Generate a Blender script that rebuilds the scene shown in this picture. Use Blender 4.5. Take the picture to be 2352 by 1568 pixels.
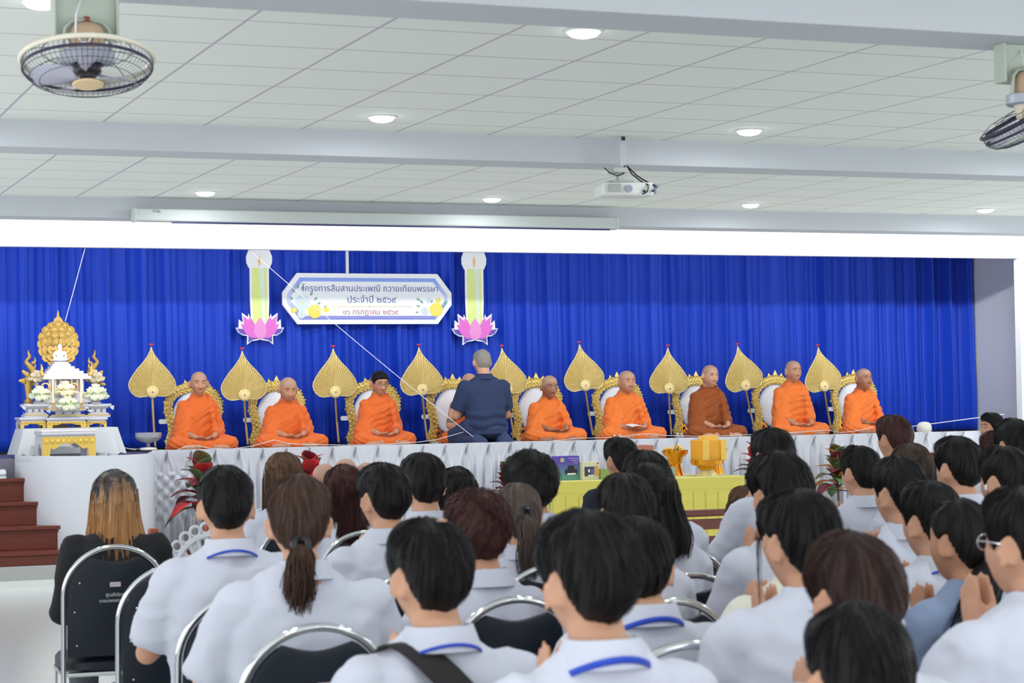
import bpy, math, random
import numpy as np
from mathutils import Vector, Matrix, noise as mnoise
from mathutils.geometry import delaunay_2d_cdt

for o in list(bpy.data.objects):
    bpy.data.objects.remove(o)
SC = bpy.context.scene
COL = SC.collection
PI = math.pi

# ------------------------------------------------------------------ camera
F_PX = 4778.0
CX, CY = 1176.0, 784.0
CAM = np.array([0.0, 0.0, 1.55])
_yd = np.array([-1876, 156, F_PX]); _yd /= np.linalg.norm(_yd)
_xd = np.array([12164, -59, F_PX]); _xd -= _yd * _xd.dot(_yd); _xd /= np.linalg.norm(_xd)
_zd = np.cross(_xd, _yd)
ROT = np.stack([_xd, _yd, _zd])            # camera axes (right, down, forward) -> hall axes

cam_data = bpy.data.cameras.new('camera')
cam_data.sensor_width = 36.0
cam_data.lens = F_PX / 2352 * 36.0
cam_data.clip_end = 200
cam_data.dof.use_dof = True
cam_data.dof.focus_distance = 20.3
cam_data.dof.aperture_fstop = 8.0
cam = bpy.data.objects.new('camera', cam_data)
COL.objects.link(cam)
m3 = Matrix([[ROT[i][0], -ROT[i][1], -ROT[i][2]] for i in range(3)])
cam.matrix_world = Matrix.Translation(CAM.tolist()) @ m3.to_4x4()
SC.camera = cam

# ------------------------------------------------------------------ world, exposure
world = bpy.data.worlds.new('daylight'); SC.world = world
world.use_nodes = True
world.node_tree.nodes['Background'].inputs[0].default_value = (0.96, 0.985, 1.0, 1)
_wn = world.node_tree.nodes; _wl = world.node_tree.links            # daylight outside: sky above, brighter lower half added to light the ceiling
_wt = _wn.new('ShaderNodeTexCoord'); _ws = _wn.new('ShaderNodeSeparateXYZ'); _wm = _wn.new('ShaderNodeMapRange')
_wl.new(_wt.outputs['Generated'], _ws.inputs[0]); _wl.new(_ws.outputs['Z'], _wm.inputs[0])
_wm.inputs[1].default_value = -.04; _wm.inputs[2].default_value = .04; _wm.inputs[3].default_value = 2.3; _wm.inputs[4].default_value = 1.30
_wl.new(_wm.outputs[0], _wn['Background'].inputs[1])
SC.view_settings.view_transform = 'Standard'
SC.view_settings.look = 'None'
SC.view_settings.gamma = 1.0
SC.view_settings.exposure = 0.50
SC.cycles.max_bounces = 7
SC.cycles.diffuse_bounces = 4
SC.cycles.glossy_bounces = 3
SC.cycles.transmission_bounces = 6
SC.cycles.caustics_reflective = False
SC.cycles.caustics_refractive = False


def area_light(name, loc, size, power, rot=(0, 0, 0), size_y=None, color=(1, 1, 1), spread=PI):
    l = bpy.data.lights.new(name, 'AREA')
    l.energy = power; l.size = size; l.color = color
    if size_y:
        l.shape = 'RECTANGLE'; l.size_y = size_y
    else:
        l.shape = 'DISK'
    l.spread = spread
    o = bpy.data.objects.new(name, l); COL.objects.link(o)
    o.location = loc; o.rotation_euler = rot
    return o


# fluorescent battens of the stage: one row behind the front beam, one behind the valance
for i in range(6):
    area_light('batten_and_fill_light', (2.2 + 1.9 * i, 17.25, 3.36), 1.2, 16 - 1.2 * max(0, i - 2), (math.radians(52), 0, 0), 0.06, (0.96, 0.98, 1.0))
for i in range(6):
    area_light('back_batten_light', (2.0 + 1.9 * i, 19.45, 3.25), 1.2, 5.6 - .6 * i, (math.radians(48), 0, 0), 0.06, (0.94, 0.97, 1.0))

_d = Vector((14.04, 20.3, 1.9)) - Vector((12.6, 17.5, 3.3))
area_light('batten_and_fill_light', (12.6, 17.5, 3.3), .6, 17, tuple(_d.to_track_quat('-Z', 'Y').to_euler()), .06, (.97, .98, 1.0), math.radians(110))  # extra unseen lamp added to brighten the stage right wall, outside the batten rows

# ------------------------------------------------------------------ helpers
def ray(px, py):
    return ROT @ np.array([px - CX, py - CY, F_PX])
def at_y(px, py, y):
    d = ray(px, py); return CAM + d * (y / d[1])
def at_z(px, py, z):
    d = ray(px, py); return CAM + d * ((z - CAM[2]) / d[2])
def at_d(px, py, dist):
    return CAM + ray(px, py) * (dist / F_PX)
def lin(c):
    c = c / 255.0
    return c / 12.92 if c <= 0.04045 else ((c + 0.055) / 1.055) ** 2.4
def rgb(r, g, b):
    return (lin(r), lin(g), lin(b), 1.0)
def sstep(a, b, x):
    t = min(1.0, max(0.0, (x - a) / (b - a))) if b != a else float(x > a)
    return t * t * (3 - 2 * t)
def nz(x, y, z=0.0):
    return mnoise.noise(Vector((x, y, z)))


class MB:
    """collects simple solids into one mesh"""
    def __init__(self):
        self.v = []; self.f = []
    def add(self, vs, fs):
        n = len(self.v)
        self.v.extend([tuple(map(float, p)) for p in vs])
        self.f.extend([tuple(i + n for i in q) for q in fs])
        return self
    def join(self, other):
        return self.add(other.v, other.f)
    def xf(self, M):
        self.v = [tuple(M @ Vector(p)) for p in self.v]; return self
    def box(self, c, s, R=None):
        vs = []
        for x in (-.5, .5):
            for y in (-.5, .5):
                for z in (-.5, .5):
                    p = Vector((x * s[0], y * s[1], z * s[2]))
                    if R is not None: p = R @ p
                    vs.append(p + Vector(c))
        return self.add(vs, [(0, 1, 3, 2), (4, 6, 7, 5), (0, 4, 5, 1), (2, 3, 7, 6), (0, 2, 6, 4), (1, 5, 7, 3)])
    def loft(self, rings, cap=True, closed=True):
        n = len(rings[0]); vs = [p for r in rings for p in r]; fs = []
        for i in range(len(rings) - 1):
            for j in range(n if closed else n - 1):
                k = (j + 1) % n
                fs.append((i * n + j, i * n + k, (i + 1) * n + k, (i + 1) * n + j))
        if cap and closed:
            fs.append(tuple(range(n - 1, -1, -1)))
            m = (len(rings) - 1) * n
            fs.append(tuple(range(m, m + n)))
        return self.add(vs, fs)
    def oval_loft(self, secs, n=20, power=2.0):
        """secs: (cx, cy, cz, rx, ry) horizontal ovals, bottom to top"""
        rings = []
        for cx, cy, cz, rx, ry in secs:
            r = []
            for j in range(n):
                a = 2 * PI * j / n
                c, s = math.cos(a), math.sin(a)
                e = 2.0 / power
                r.append((cx + rx * math.copysign(abs(c) ** e, c), cy + ry * math.copysign(abs(s) ** e, s), cz))
            rings.append(r)
        return self.loft(rings)
    def tube(self, path, rad, n=8, cap=True, flat=None):
        P = [Vector(p) for p in path]
        if not isinstance(rad, (list, tuple)): rad = [rad] * len(P)
        rings = []; up = None
        for i, p in enumerate(P):
            t = (P[min(i + 1, len(P) - 1)] - P[max(i - 1, 0)])
            t = t.normalized() if t.length > 1e-9 else Vector((0, 0, 1))
            if up is None:
                up = Vector((0, 0, 1)) if abs(t.z) < .9 else Vector((0, 1, 0))
            s = t.cross(up)
            if s.length < 1e-6: s = t.cross(Vector((1, 0, 0)))
            s.normalize(); u = s.cross(t).normalized(); up = u
            r = rad[i]; fl = flat or 1.0
            rings.append([p + s * (r * math.cos(2 * PI * j / n)) + u * (r * fl * math.sin(2 * PI * j / n)) for j in range(n)])
        return self.loft(rings, cap)
    def ball(self, c, r, nu=10, nv=14, R=None):
        if not isinstance(r, (list, tuple)): r = (r, r, r)
        c = Vector(c); vs = []; fs = []
        def put(x, y, z):
            p = Vector((x * r[0], y * r[1], z * r[2]))
            if R is not None: p = R @ p
            vs.append(c + p)
        put(0, 0, 1)
        for i in range(1, nu):
            th = PI * i / nu
            for j in range(nv):
                a = 2 * PI * j / nv
                put(math.sin(th) * math.cos(a), math.sin(th) * math.sin(a), math.cos(th))
        put(0, 0, -1)
        for j in range(nv):
            fs.append((0, 1 + j, 1 + (j + 1) % nv))
        for i in range(nu - 2):
            for j in range(nv):
                a = 1 + i * nv + j; b = 1 + i * nv + (j + 1) % nv
                fs.append((a, a + nv, b + nv, b))
        L = len(vs) - 1; q = 1 + (nu - 2) * nv
        for j in range(nv):
            fs.append((q + j, L, q + (j + 1) % nv))
        return self.add(vs, fs)
    def limb(self, pts, rad, n=12):
        """capsule chain"""
        P = [Vector(p) for p in pts]
        for i in range(len(P) - 1):
            a, b = P[i], P[i + 1]; k = 5
            self.tube([a.lerp(b, t / k) for t in range(k + 1)], [rad[i] + (rad[i + 1] - rad[i]) * t / k for t in range(k + 1)], n)
        for p, r in zip(P, rad):
            self.ball(p, r, 8, n)
        return self
    def lathe(self, prof, n=24, c=(0, 0, 0), rx=1.0, ry=1.0):
        rings = [[(c[0] + max(r, 1e-4) * rx * math.cos(2 * PI * j / n), c[1] + max(r, 1e-4) * ry * math.sin(2 * PI * j / n), c[2] + z) for j in range(n)] for r, z in prof]
        return self.loft(rings)
    def prism(self, pts, d, M=None):
        """outline in local x,z; thickness d along y (front at y=0 going to +d)"""
        n = len(pts); vs = [Vector((x, 0, z)) for x, z in pts] + [Vector((x, d, z)) for x, z in pts]
        if M is not None: vs = [M @ p for p in vs]
        fs = [tuple(range(n)), tuple(range(2 * n - 1, n - 1, -1))]
        fs += [(i, i + n, (i + 1) % n + n, (i + 1) % n) for i in range(n)]
        return self.add(vs, fs)
    def grid(self, fn, nu, nv, thick=None):
        vs = [fn(i / nu, j / nv) for i in range(nu + 1) for j in range(nv + 1)]
        fs = [(i * (nv + 1) + j, (i + 1) * (nv + 1) + j, (i + 1) * (nv + 1) + j + 1, i * (nv + 1) + j + 1) for i in range(nu) for j in range(nv)]
        return self.add(vs, fs)
    def torus(self, c, R, r, n=24, m=8, rot=None, arc=(0, 2 * PI), sz=1.0):
        full = abs(arc[1] - arc[0] - 2 * PI) < 1e-6
        pts = []
        k = n if full else n + 1
        rings = []
        for i in range(k):
            a = arc[0] + (arc[1] - arc[0]) * i / n
            ring = []
            for j in range(m):
                b = 2 * PI * j / m
                p = Vector(((R + r * math.cos(b)) * math.cos(a), (R + r * math.cos(b)) * math.sin(a), r * sz * math.sin(b)))
                if rot is not None: p = rot @ p
                ring.append(p + Vector(c))
            rings.append(ring)
        if full: rings.append(rings[0])
        return self.loft(rings, cap=not full)
    def mesh(self, name):
        me = bpy.data.meshes.new(name)
        me.from_pydata(self.v, [], self.f); me.update()
        return me
    def build(self, name, mat, parent=None, smooth=True, loc=None, rot=None, angle=40, bevel=0):
        return obj(name, self.mesh(name), mat, parent, smooth, loc, rot, angle, bevel)


def spl(pts, n=5):
    """smooth curve through the points (and radii carried as a fourth number)"""
    P = [np.array(p, float) for p in pts]; P = [2 * P[0] - P[1]] + P + [2 * P[-1] - P[-2]]; out = []
    for i in range(1, len(P) - 2):
        for k in range(n):
            t = k / n; a, b, c, d = P[i - 1:i + 3]
            out.append(.5 * (2 * b + (c - a) * t + (2 * a - 5 * b + 4 * c - d) * t * t + (3 * b - a - 3 * c + d) * t ** 3))
    return out + [P[-2]]


def obj(name, me, mat, parent=None, smooth=True, loc=None, rot=None, angle=40, bevel=0):
    if mat is not None:
        for m in (mat if isinstance(mat, (list, tuple)) else [mat]): me.materials.append(m)
    if smooth:
        me.shade_smooth()
        if angle: me.set_sharp_from_angle(angle=math.radians(angle))
    o = bpy.data.objects.new(name, me); COL.objects.link(o)
    if parent is not None: o.parent = parent
    if loc is not None: o.location = loc
    if rot is not None: o.rotation_euler = rot
    if bevel:
        b = o.modifiers.new('edge', 'BEVEL'); b.width = bevel; b.segments = 2; b.limit_method = 'ANGLE'
    return o


def tag(o, label, cat, group=None):
    o['label'] = label; o['category'] = cat
    if group: o['group'] = group
    return o
def thing(name, label, cat, loc=(0, 0, 0), rz=0.0, group=None):
    o = bpy.data.objects.new(name, None); COL.objects.link(o)
    o.location = loc; o.rotation_euler = (0, 0, rz); o.empty_display_size = .1
    return tag(o, label, cat, group)
def struct(o):
    o['kind'] = 'structure'; return o
def kids(o):
    return [c for c in bpy.data.objects if c.parent == o]
def copy_tree(o, loc=None, rz=None, label=None, parent=None):
    c = o.copy(); COL.objects.link(c)
    if parent is not None: c.parent = parent
    if loc is not None: c.location = loc
    if rz is not None: c.rotation_euler = (0, 0, rz)
    if label: c['label'] = label
    for k in kids(o):
        copy_tree(k, parent=c)
    return c


def remesh(mb, voxel, smooth=2, name='body'):
    me = mb.mesh(name)
    o = bpy.data.objects.new('temporary', me); COL.objects.link(o)
    r = o.modifiers.new('r', 'REMESH'); r.mode = 'VOXEL'; r.voxel_size = voxel; r.adaptivity = 0.0
    if smooth:
        s = o.modifiers.new('s', 'SMOOTH'); s.factor = .5; s.iterations = smooth
    dg = bpy.context.evaluated_depsgraph_get()
    out = bpy.data.meshes.new_from_object(o.evaluated_get(dg), depsgraph=dg)
    out.name = name
    bpy.data.objects.remove(o); bpy.data.meshes.remove(me)
    return out


def co_array(me):
    a = np.empty(len(me.vertices) * 3); me.vertices.foreach_get('co', a); return a.reshape(-1, 3)
def no_array(me):
    a = np.empty(len(me.vertices) * 3); me.vertices.foreach_get('normal', a); return a.reshape(-1, 3)
def displace(me, fn):
    c = co_array(me); n = no_array(me)
    d = np.array([fn(p, q) for p, q in zip(c, n)])
    me.vertices.foreach_set('co', (c + n * d[:, None]).ravel()); me.update()


# ------------------------------------------------------------------ materials
MATS = {}
def mat(name, col, rough=.6, metal=0.0, bump=0.0, bscale=40.0, vary=0.0, vscale=6.0, emit=None, estr=0.0, trans=0.0, sheen=0.0,
        coat=0.0, stretch=None, alpha=1.0, ior=1.45, spec=None, sss=0.0):
    if name in MATS: return MATS[name]
    m = bpy.data.materials.new(name); m.use_nodes = True
    nt = m.node_tree; b = nt.nodes['Principled BSDF']
    b.inputs['Base Color'].default_value = col
    b.inputs['Roughness'].default_value = rough
    b.inputs['Metallic'].default_value = metal
    b.inputs['IOR'].default_value = ior
    if spec is not None: b.inputs['Specular IOR Level'].default_value = spec
    if trans: b.inputs['Transmission Weight'].default_value = trans
    if sheen: b.inputs['Sheen Weight'].default_value = sheen
    if coat: b.inputs['Coat Weight'].default_value = coat
    if alpha < 1: b.inputs['Alpha'].default_value = alpha
    if sss:
        b.inputs['Subsurface Weight'].default_value = sss
        b.inputs['Subsurface Radius'].default_value = (.012, .005, .003)
        b.inputs['Subsurface Scale'].default_value = 1.0
    if emit:
        b.inputs['Emission Color'].default_value = emit; b.inputs['Emission Strength'].default_value = estr
    tc = nt.nodes.new('ShaderNodeTexCoord'); src = tc.outputs['Object']
    if stretch:
        mp = nt.nodes.new('ShaderNodeMapping'); mp.inputs['Scale'].default_value = stretch
        nt.links.new(src, mp.inputs['Vector']); src = mp.outputs['Vector']
    if vary:
        n = nt.nodes.new('ShaderNodeTexNoise'); n.inputs['Scale'].default_value = vscale; n.inputs['Detail'].default_value = 4
        nt.links.new(src, n.inputs['Vector'])
        mx = nt.nodes.new('ShaderNodeMixRGB'); mx.blend_type = 'MIX'
        mx.inputs['Color1'].default_value = tuple(c * (1 - vary) for c in col[:3]) + (1,)
        mx.inputs['Color2'].default_value = tuple(min(1, c * (1 + vary)) for c in col[:3]) + (1,)
        nt.links.new(n.outputs['Fac'], mx.inputs['Fac']); nt.links.new(mx.outputs['Color'], b.inputs['Base Color'])
    if bump:
        n2 = nt.nodes.new('ShaderNodeTexNoise'); n2.inputs['Scale'].default_value = bscale; n2.inputs['Detail'].default_value = 5
        nt.links.new(src, n2.inputs['Vector'])
        bp = nt.nodes.new('ShaderNodeBump'); bp.inputs['Strength'].default_value = bump; bp.inputs['Distance'].default_value = .01
        nt.links.new(n2.outputs['Fac'], bp.inputs['Height']); nt.links.new(bp.outputs['Normal'], b.inputs['Normal'])
    MATS[name] = m
    return m

WHITE_PAINT = mat('white_wall_paint', rgb(226, 229, 232), .7, bump=.04, bscale=60)
BEAM_PAINT = mat('beam_paint', rgb(198, 203, 210), .7, bump=.04, bscale=50)
GOLD = mat('gilded_metal', rgb(240, 212, 128), .32, .75, bump=.25, bscale=90)
GOLD_PALE = mat('gold_foil', rgb(250, 232, 168), .33, .28, bump=.35, bscale=120)
GOLD_ORANGE = mat('amber_gold', rgb(240, 160, 44), .22, .85, bump=.1, bscale=30)
CHROME = mat('chrome', rgb(214, 216, 220), .12, 1.0)
NAVY_VINYL = mat('navy_vinyl', rgb(17, 27, 40), .42, bump=.08, bscale=220)
SATIN = mat('white_satin', rgb(206, 209, 218), .34)
CLOTH_WHITE = mat('white_cotton', rgb(203, 206, 222), .8, bump=.12, bscale=300, sheen=.1)
CLOTH_CREAM = mat('cream_cotton', rgb(222, 219, 206), .8, bump=.12, bscale=300, sheen=.1)
CLOTH_BLUE = mat('dusty_blue_cotton', rgb(134, 150, 184), .85, bump=.15, bscale=300, sheen=.1)
CLOTH_BLACK = mat('black_wool', rgb(26, 26, 30), .85, bump=.15, bscale=300)
CLOTH_SUIT = mat('dark_navy_suit', rgb(30, 38, 54), .85, bump=.15, bscale=300)
CLOTH_NAVY = mat('navy_cotton', rgb(38, 52, 86), .85, bump=.25, bscale=260, vary=.12, vscale=5)
TROUSER = mat('dark_trouser_cloth', rgb(24, 26, 36), .9, bump=.15, bscale=300)
TWEED = mat('grey_tweed', rgb(92, 98, 106), .95, bump=.4, bscale=160, vary=.5, vscale=60)
SHOE = mat('black_leather', rgb(18, 18, 20), .35)
SKIN = mat('light_skin', rgb(204, 154, 126), .5, vary=.05, vscale=14, sss=.15)
SKIN_TAN = mat('tan_skin', rgb(192, 140, 110), .5, vary=.06, vscale=14, sss=.15)
SKIN_BROWN = mat('brown_skin', rgb(166, 114, 88), .5, vary=.06, vscale=14, sss=.15)
SCALP = mat('shaved_scalp', rgb(182, 146, 122), .5, vary=.06, vscale=30)
SCALP_DARK = mat('dark_stubble', rgb(52, 46, 44), .7, bump=.2, bscale=300)
LIP = mat('lip', rgb(176, 106, 92), .45)
BROW = mat('dark_brow_hair', rgb(50, 36, 32), .7)
ROBE = mat('orange_robe_cloth', rgb(226, 106, 38), .82, bump=.2, bscale=160, sheen=.15, vary=.05, vscale=4)
ROBE_LIGHT = mat('bright_orange_robe_cloth', rgb(238, 122, 46), .82, bump=.2, bscale=160, sheen=.15, vary=.05, vscale=4)
ROBE_BROWN = mat('brown_robe_cloth', rgb(150, 76, 24), .85, bump=.2, bscale=160, sheen=.1, vary=.06, vscale=4)
RIBBON = mat('blue_ribbon', rgb(28, 70, 190), .5)
BLACK_WEB = mat('black_webbing', rgb(34, 32, 34), .8, bump=.2, bscale=200)
def hair_mat(name, c, rough=.48, tip=None):
    return mat(name, c, rough, bump=.35, bscale=30, stretch=(14, 14, 1.2), vary=.35, vscale=5, spec=.22)
HAIR_BLACK = hair_mat('black_hair', rgb(19, 17, 19))
HAIR_SOFT = hair_mat('soft_black_hair', rgb(25, 21, 22))
HAIR_DARKBROWN = hair_mat('dark_brown_hair', rgb(52, 36, 32))
HAIR_REDBROWN = hair_mat('reddish_brown_hair', rgb(62, 34, 32))
HAIR_BROWN = hair_mat('brown_hair', rgb(98, 72, 56))
HAIR_ASH = hair_mat('ash_brown_hair', rgb(92, 80, 74))
HAIR_GREY = hair_mat('grey_cropped_hair', rgb(140, 134, 128), .6)
WOOD = mat('red_brown_wood', rgb(110, 48, 34), .35, vary=.25, vscale=5, stretch=(1, 1, 6), coat=.3)
WOOD_TAN = mat('tan_wood', rgb(206, 158, 100), .5)
TERRACOTTA = mat('terracotta', rgb(150, 84, 60), .8)
WIRE_DARK = mat('dark_wire', rgb(58, 56, 78), .4, .4)
CORD_WHITE = mat('white_cotton_cord', rgb(236, 236, 240), .8)
PLASTIC_WHITE = mat('white_plastic', rgb(226, 230, 228), .4)
PLASTIC_CREAM = mat('cream_plastic', rgb(226, 214, 190), .4)
PLASTIC_BEIGE = mat('aged_beige_plastic', rgb(196, 168, 140), .5)
PLASTIC_DARK = mat('dark_plastic', rgb(34, 30, 36), .3)
CABLE = mat('black_cable', rgb(40, 34, 36), .5)
LAMP_ON = mat('lamp_diffuser', (1, 1, 1, 1), .5, emit=(0.93, 0.96, 1, 1), estr=9.0)
FLAME = mat('candle_flame', (1, .9, .6, 1), .5, emit=(1.0, .82, .5, 1), estr=6.0)


def ceiling_material():
    m = bpy.data.materials.new('ceiling_tiles'); m.use_nodes = True
    nt = m.node_tree; N = nt.nodes; L = nt.links; b = N['Principled BSDF']; b.inputs['Roughness'].default_value = .85
    tc = N.new('ShaderNodeTexCoord'); sp = N.new('ShaderNodeSeparateXYZ'); L.new(tc.outputs['Object'], sp.inputs[0])
    def mth(op, a, v=None):
        n = N.new('ShaderNodeMath'); n.operation = op
        for i, q in enumerate((a, v)):
            if q is None: continue
            if isinstance(q, (int, float)): n.inputs[i].default_value = q
            else: L.new(q, n.inputs[i])
        return n.outputs[0]
    def line(axis, off, w):
        t = mth('MODULO', mth('ADD', mth('SUBTRACT', sp.outputs[axis], off), 60.0 + w / 2), .6)
        return mth('LESS_THAN', t, w)
    a = line('X', 2.222, .015); c = line('Y', 9.93, .015)
    g = mth('MAXIMUM', a, c)
    n = N.new('ShaderNodeTexNoise'); n.inputs['Scale'].default_value = .8; L.new(tc.outputs['Object'], n.inputs['Vector'])
    tint = N.new('ShaderNodeMixRGB'); tint.inputs['Color1'].default_value = rgb(172, 172, 206); tint.inputs['Color2'].default_value = rgb(202, 194, 190)
    L.new(n.outputs['Fac'], tint.inputs['Fac'])
    wn = N.new('ShaderNodeTexNoise'); wn.inputs['Scale'].default_value = 120; L.new(tc.outputs['Object'], wn.inputs['Vector'])
    base = N.new('ShaderNodeMixRGB'); base.inputs['Color1'].default_value = rgb(232, 236, 232); base.inputs['Color2'].default_value = rgb(238, 242, 238)
    L.new(wn.outputs['Fac'], base.inputs['Fac'])
    mx = N.new('ShaderNodeMixRGB'); L.new(g, mx.inputs['Fac']); L.new(base.outputs[0], mx.inputs['Color1']); L.new(tint.outputs[0], mx.inputs['Color2'])
    L.new(mx.outputs[0], b.inputs['Base Color'])
    bp = N.new('ShaderNodeBump'); bp.inputs['Strength'].default_value = .5; bp.inputs['Distance'].default_value = .004
    L.new(g, bp.inputs['Height']); L.new(bp.outputs[0], b.inputs['Normal'])
    return m

def floor_material():
    m = mat('polished_floor', rgb(226, 229, 226), .18, vary=.03, vscale=3)
    return m

# ------------------------------------------------------------------ setting
ZC = 3.19
CEIL = ceiling_material()
struct(MB().box((6.4, 8.75, -.05), (16.4, 24.9, .1)).build('floor', floor_material(), smooth=False))
struct(MB().box((6.4, 6.65, ZC + .05), (16.4, 20.5, .1)).build('ceiling', CEIL, smooth=False))
def beam(y0, y1, name='beam', z0=3.03):
    struct(MB().box((6.4, (y0 + y1) / 2, (z0 + ZC + .02) / 2), (16.4, y1 - y0, ZC + .02 - z0)).build(name, BEAM_PAINT, smooth=False, bevel=.006))
beam(7.30, 7.66); beam(12.13, 12.46); beam(16.60, 16.92)
for yb in (2.4, -2.5): beam(yb, yb + .36)
# stage house above and behind the front beam
STAGE_Z = 1.06
EDGE_Z = 1.108
VX = float(at_y(2337, 595, 19.0)[0])
struct(MB().box((5.5, 16.85, 3.65), (22, .1, .95)).build('wall_front_upper', WHITE_PAINT, smooth=False))
struct(MB().box((5.5, 19.1, 4.1), (22, 4.6, .1)).build('ceiling_stage', WHITE_PAINT, smooth=False))
struct(MB().box(((VX - 5.5) / 2, 19.03, 3.51), (VX + 5.5, .09, 1.08)).build('trim_1', WHITE_PAINT, smooth=False))          # valance board
struct(MB().box((5.5, 21.15, 2.2), (22, .1, 4.4)).build('wall_back', WHITE_PAINT, smooth=False))
struct(MB().box((14.19, 20.05, 2.05), (.3, 2.1, 4.1)).build('wall_stage_right', WHITE_PAINT, smooth=False))
struct(MB().box((VX + .65, 19.02, 2.05), (1.3, .1, 4.1)).build('wall_front_right', WHITE_PAINT, smooth=False))
def window_wall(name, x):
    w = MB().box((x, 6.6, .35), (.16, 20.4, .7)).box((x, 6.6, 2.98), (.16, 20.4, .42))
    for k in range(8):
        w.box((x, -3.5 + 2.9 * k, 1.6), (.18, .35, 3.19))
    struct(w.build(name, WHITE_PAINT, smooth=False))
window_wall('wall_left', -1.75); window_wall('wall_right', 14.55)
STAGE_WOOD = mat('stage_boards', rgb(120, 118, 132), .5)
struct(MB().box((4.3, 20.06, STAGE_Z / 2), (19.6, 2.08, STAGE_Z)).build('stage', STAGE_WOOD, smooth=False))
# rounded white bulge of the stage front with a raised rim
bx0, bx1 = float(at_y(38, 1052, 18.9)[0]), float(at_y(348, 1048, 19.0)[0])
BCX, BHW, BD = (bx0 + bx1) / 2, (bx1 - bx0) / 2, 1.0
def bulge(z0, z1, k=1.0):
    ring = [(BCX + k * BHW * math.cos(a), 19.02 - k * BD * math.sin(a)) for a in [PI * i / 40 for i in range(41)]] + [(BCX - k * BHW, 19.1), (BCX + k * BHW, 19.1)]
    return [[(x, y, z) for x, y in ring] for z in (z0, z1)]
b = MB().loft(bulge(.18, STAGE_Z - .02))
for k0, k1 in ((1.0, .965),):
    out = [(BCX + BHW * math.cos(a), 19.02 - BD * math.sin(a)) for a in [PI * i / 40 for i in range(41)]]
    inn = [(BCX + k1 * BHW * math.cos(a), 19.02 - k1 * BD * math.sin(a)) for a in [PI * i / 40 for i in range(41)]]
    rings = [[(o[0], o[1], 1.04), (o[0], o[1], 1.098), (i[0], i[1], 1.098), (i[0], i[1], 1.0)] for o, i in zip(out, inn)]
    b.loft(rings)
struct(b.build('stage_bulge', mat('white_gloss_paint', rgb(218, 222, 230), .45), angle=30))
MARBLE = mat('speckled_marble', rgb(176, 178, 176), .4, vary=.12, vscale=40)
struct(MB().box((BCX - .6, 18.5, .09), (3.5, 1.1, .18)).build('stage_plinth', MARBLE, smooth=False, bevel=.006))
struct(MB().box((BCX - .6, 17.945, .03), (3.5, .02, .06)).build('baseboard_front', PLASTIC_WHITE, smooth=False))
# ------------------------------------------------------------------ steps, skirt, curtain
for (yf, z0, z1) in ((17.99, .18, .30), (18.22, .30, .50), (18.46, .50, .70), (18.70, .70, .90)):
    k = max(0.0, 1 - ((19.02 - yf) / BD) ** 2) ** .5
    xr = BCX - BHW * k + .10
    if yf < 18.1: xr = BCX + .5
    s = MB().box(((xr + .9) / 2, (yf + 19.0) / 2, (z0 + z1) / 2), (xr - .9, 19.0 - yf, z1 - z0))
    s.box(((xr + .9) / 2 + .01, yf + .0, z1 - .016), (xr - .9 + .02, .05, .032))
    s.box(((xr + .9) / 2 + .01, yf + .006, z1 - .048), (xr - .9 + .015, .03, .018))
    struct(s.build('stage_step', WOOD, smooth=False, bevel=.004))

CURTAIN = mat('blue_velvet_curtain', rgb(12, 66, 198), .6, sheen=.06, bump=.08, bscale=60)
def curtain_fn(u, v):
    x = 1.2 + u * (14.02 - 1.2); z = 1.085 + v * 2.75
    w = .6 * nz(x * .9, 3.1) + .25 * nz(x * 2.3, 9.2)
    p1 = x / .30 + 1.1 * w; p2 = x / .135 + 1.6 * w + .12 * math.sin(v * 2)
    f = .115 * (abs(math.sin(PI * p1)) ** .8 - .5) + .044 * (abs(math.sin(PI * p2)) ** .7 - .5)
    f *= .75 + .8 * abs(nz(x * .8, 1.5)) + .25 * nz(x * 3, 2.2)
    f += .014 * nz(x * 9, z * .5) + .014 * nz(x * 3.0, z * 1.6, 4) * (1.3 - v)
    sag = .012 * nz(x * 4, 7.0) if v == 0 else 0
    return (x + .012 * nz(x * 5, z * .8, 2), 20.82 + f, z + sag)
c = MB().grid(curtain_fn, 1500, 22).build('stage_curtain', CURTAIN, angle=0)
so = c.modifiers.new('cloth', 'SOLIDIFY'); so.thickness = .004
tag(c, 'long pleated royal blue curtain hanging across the back of the stage', 'curtain')
rod = MB().tube([(1.2, 20.82, 3.86), (14.02, 20.82, 3.86)], .02).build('rod', CHROME, c)

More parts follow.
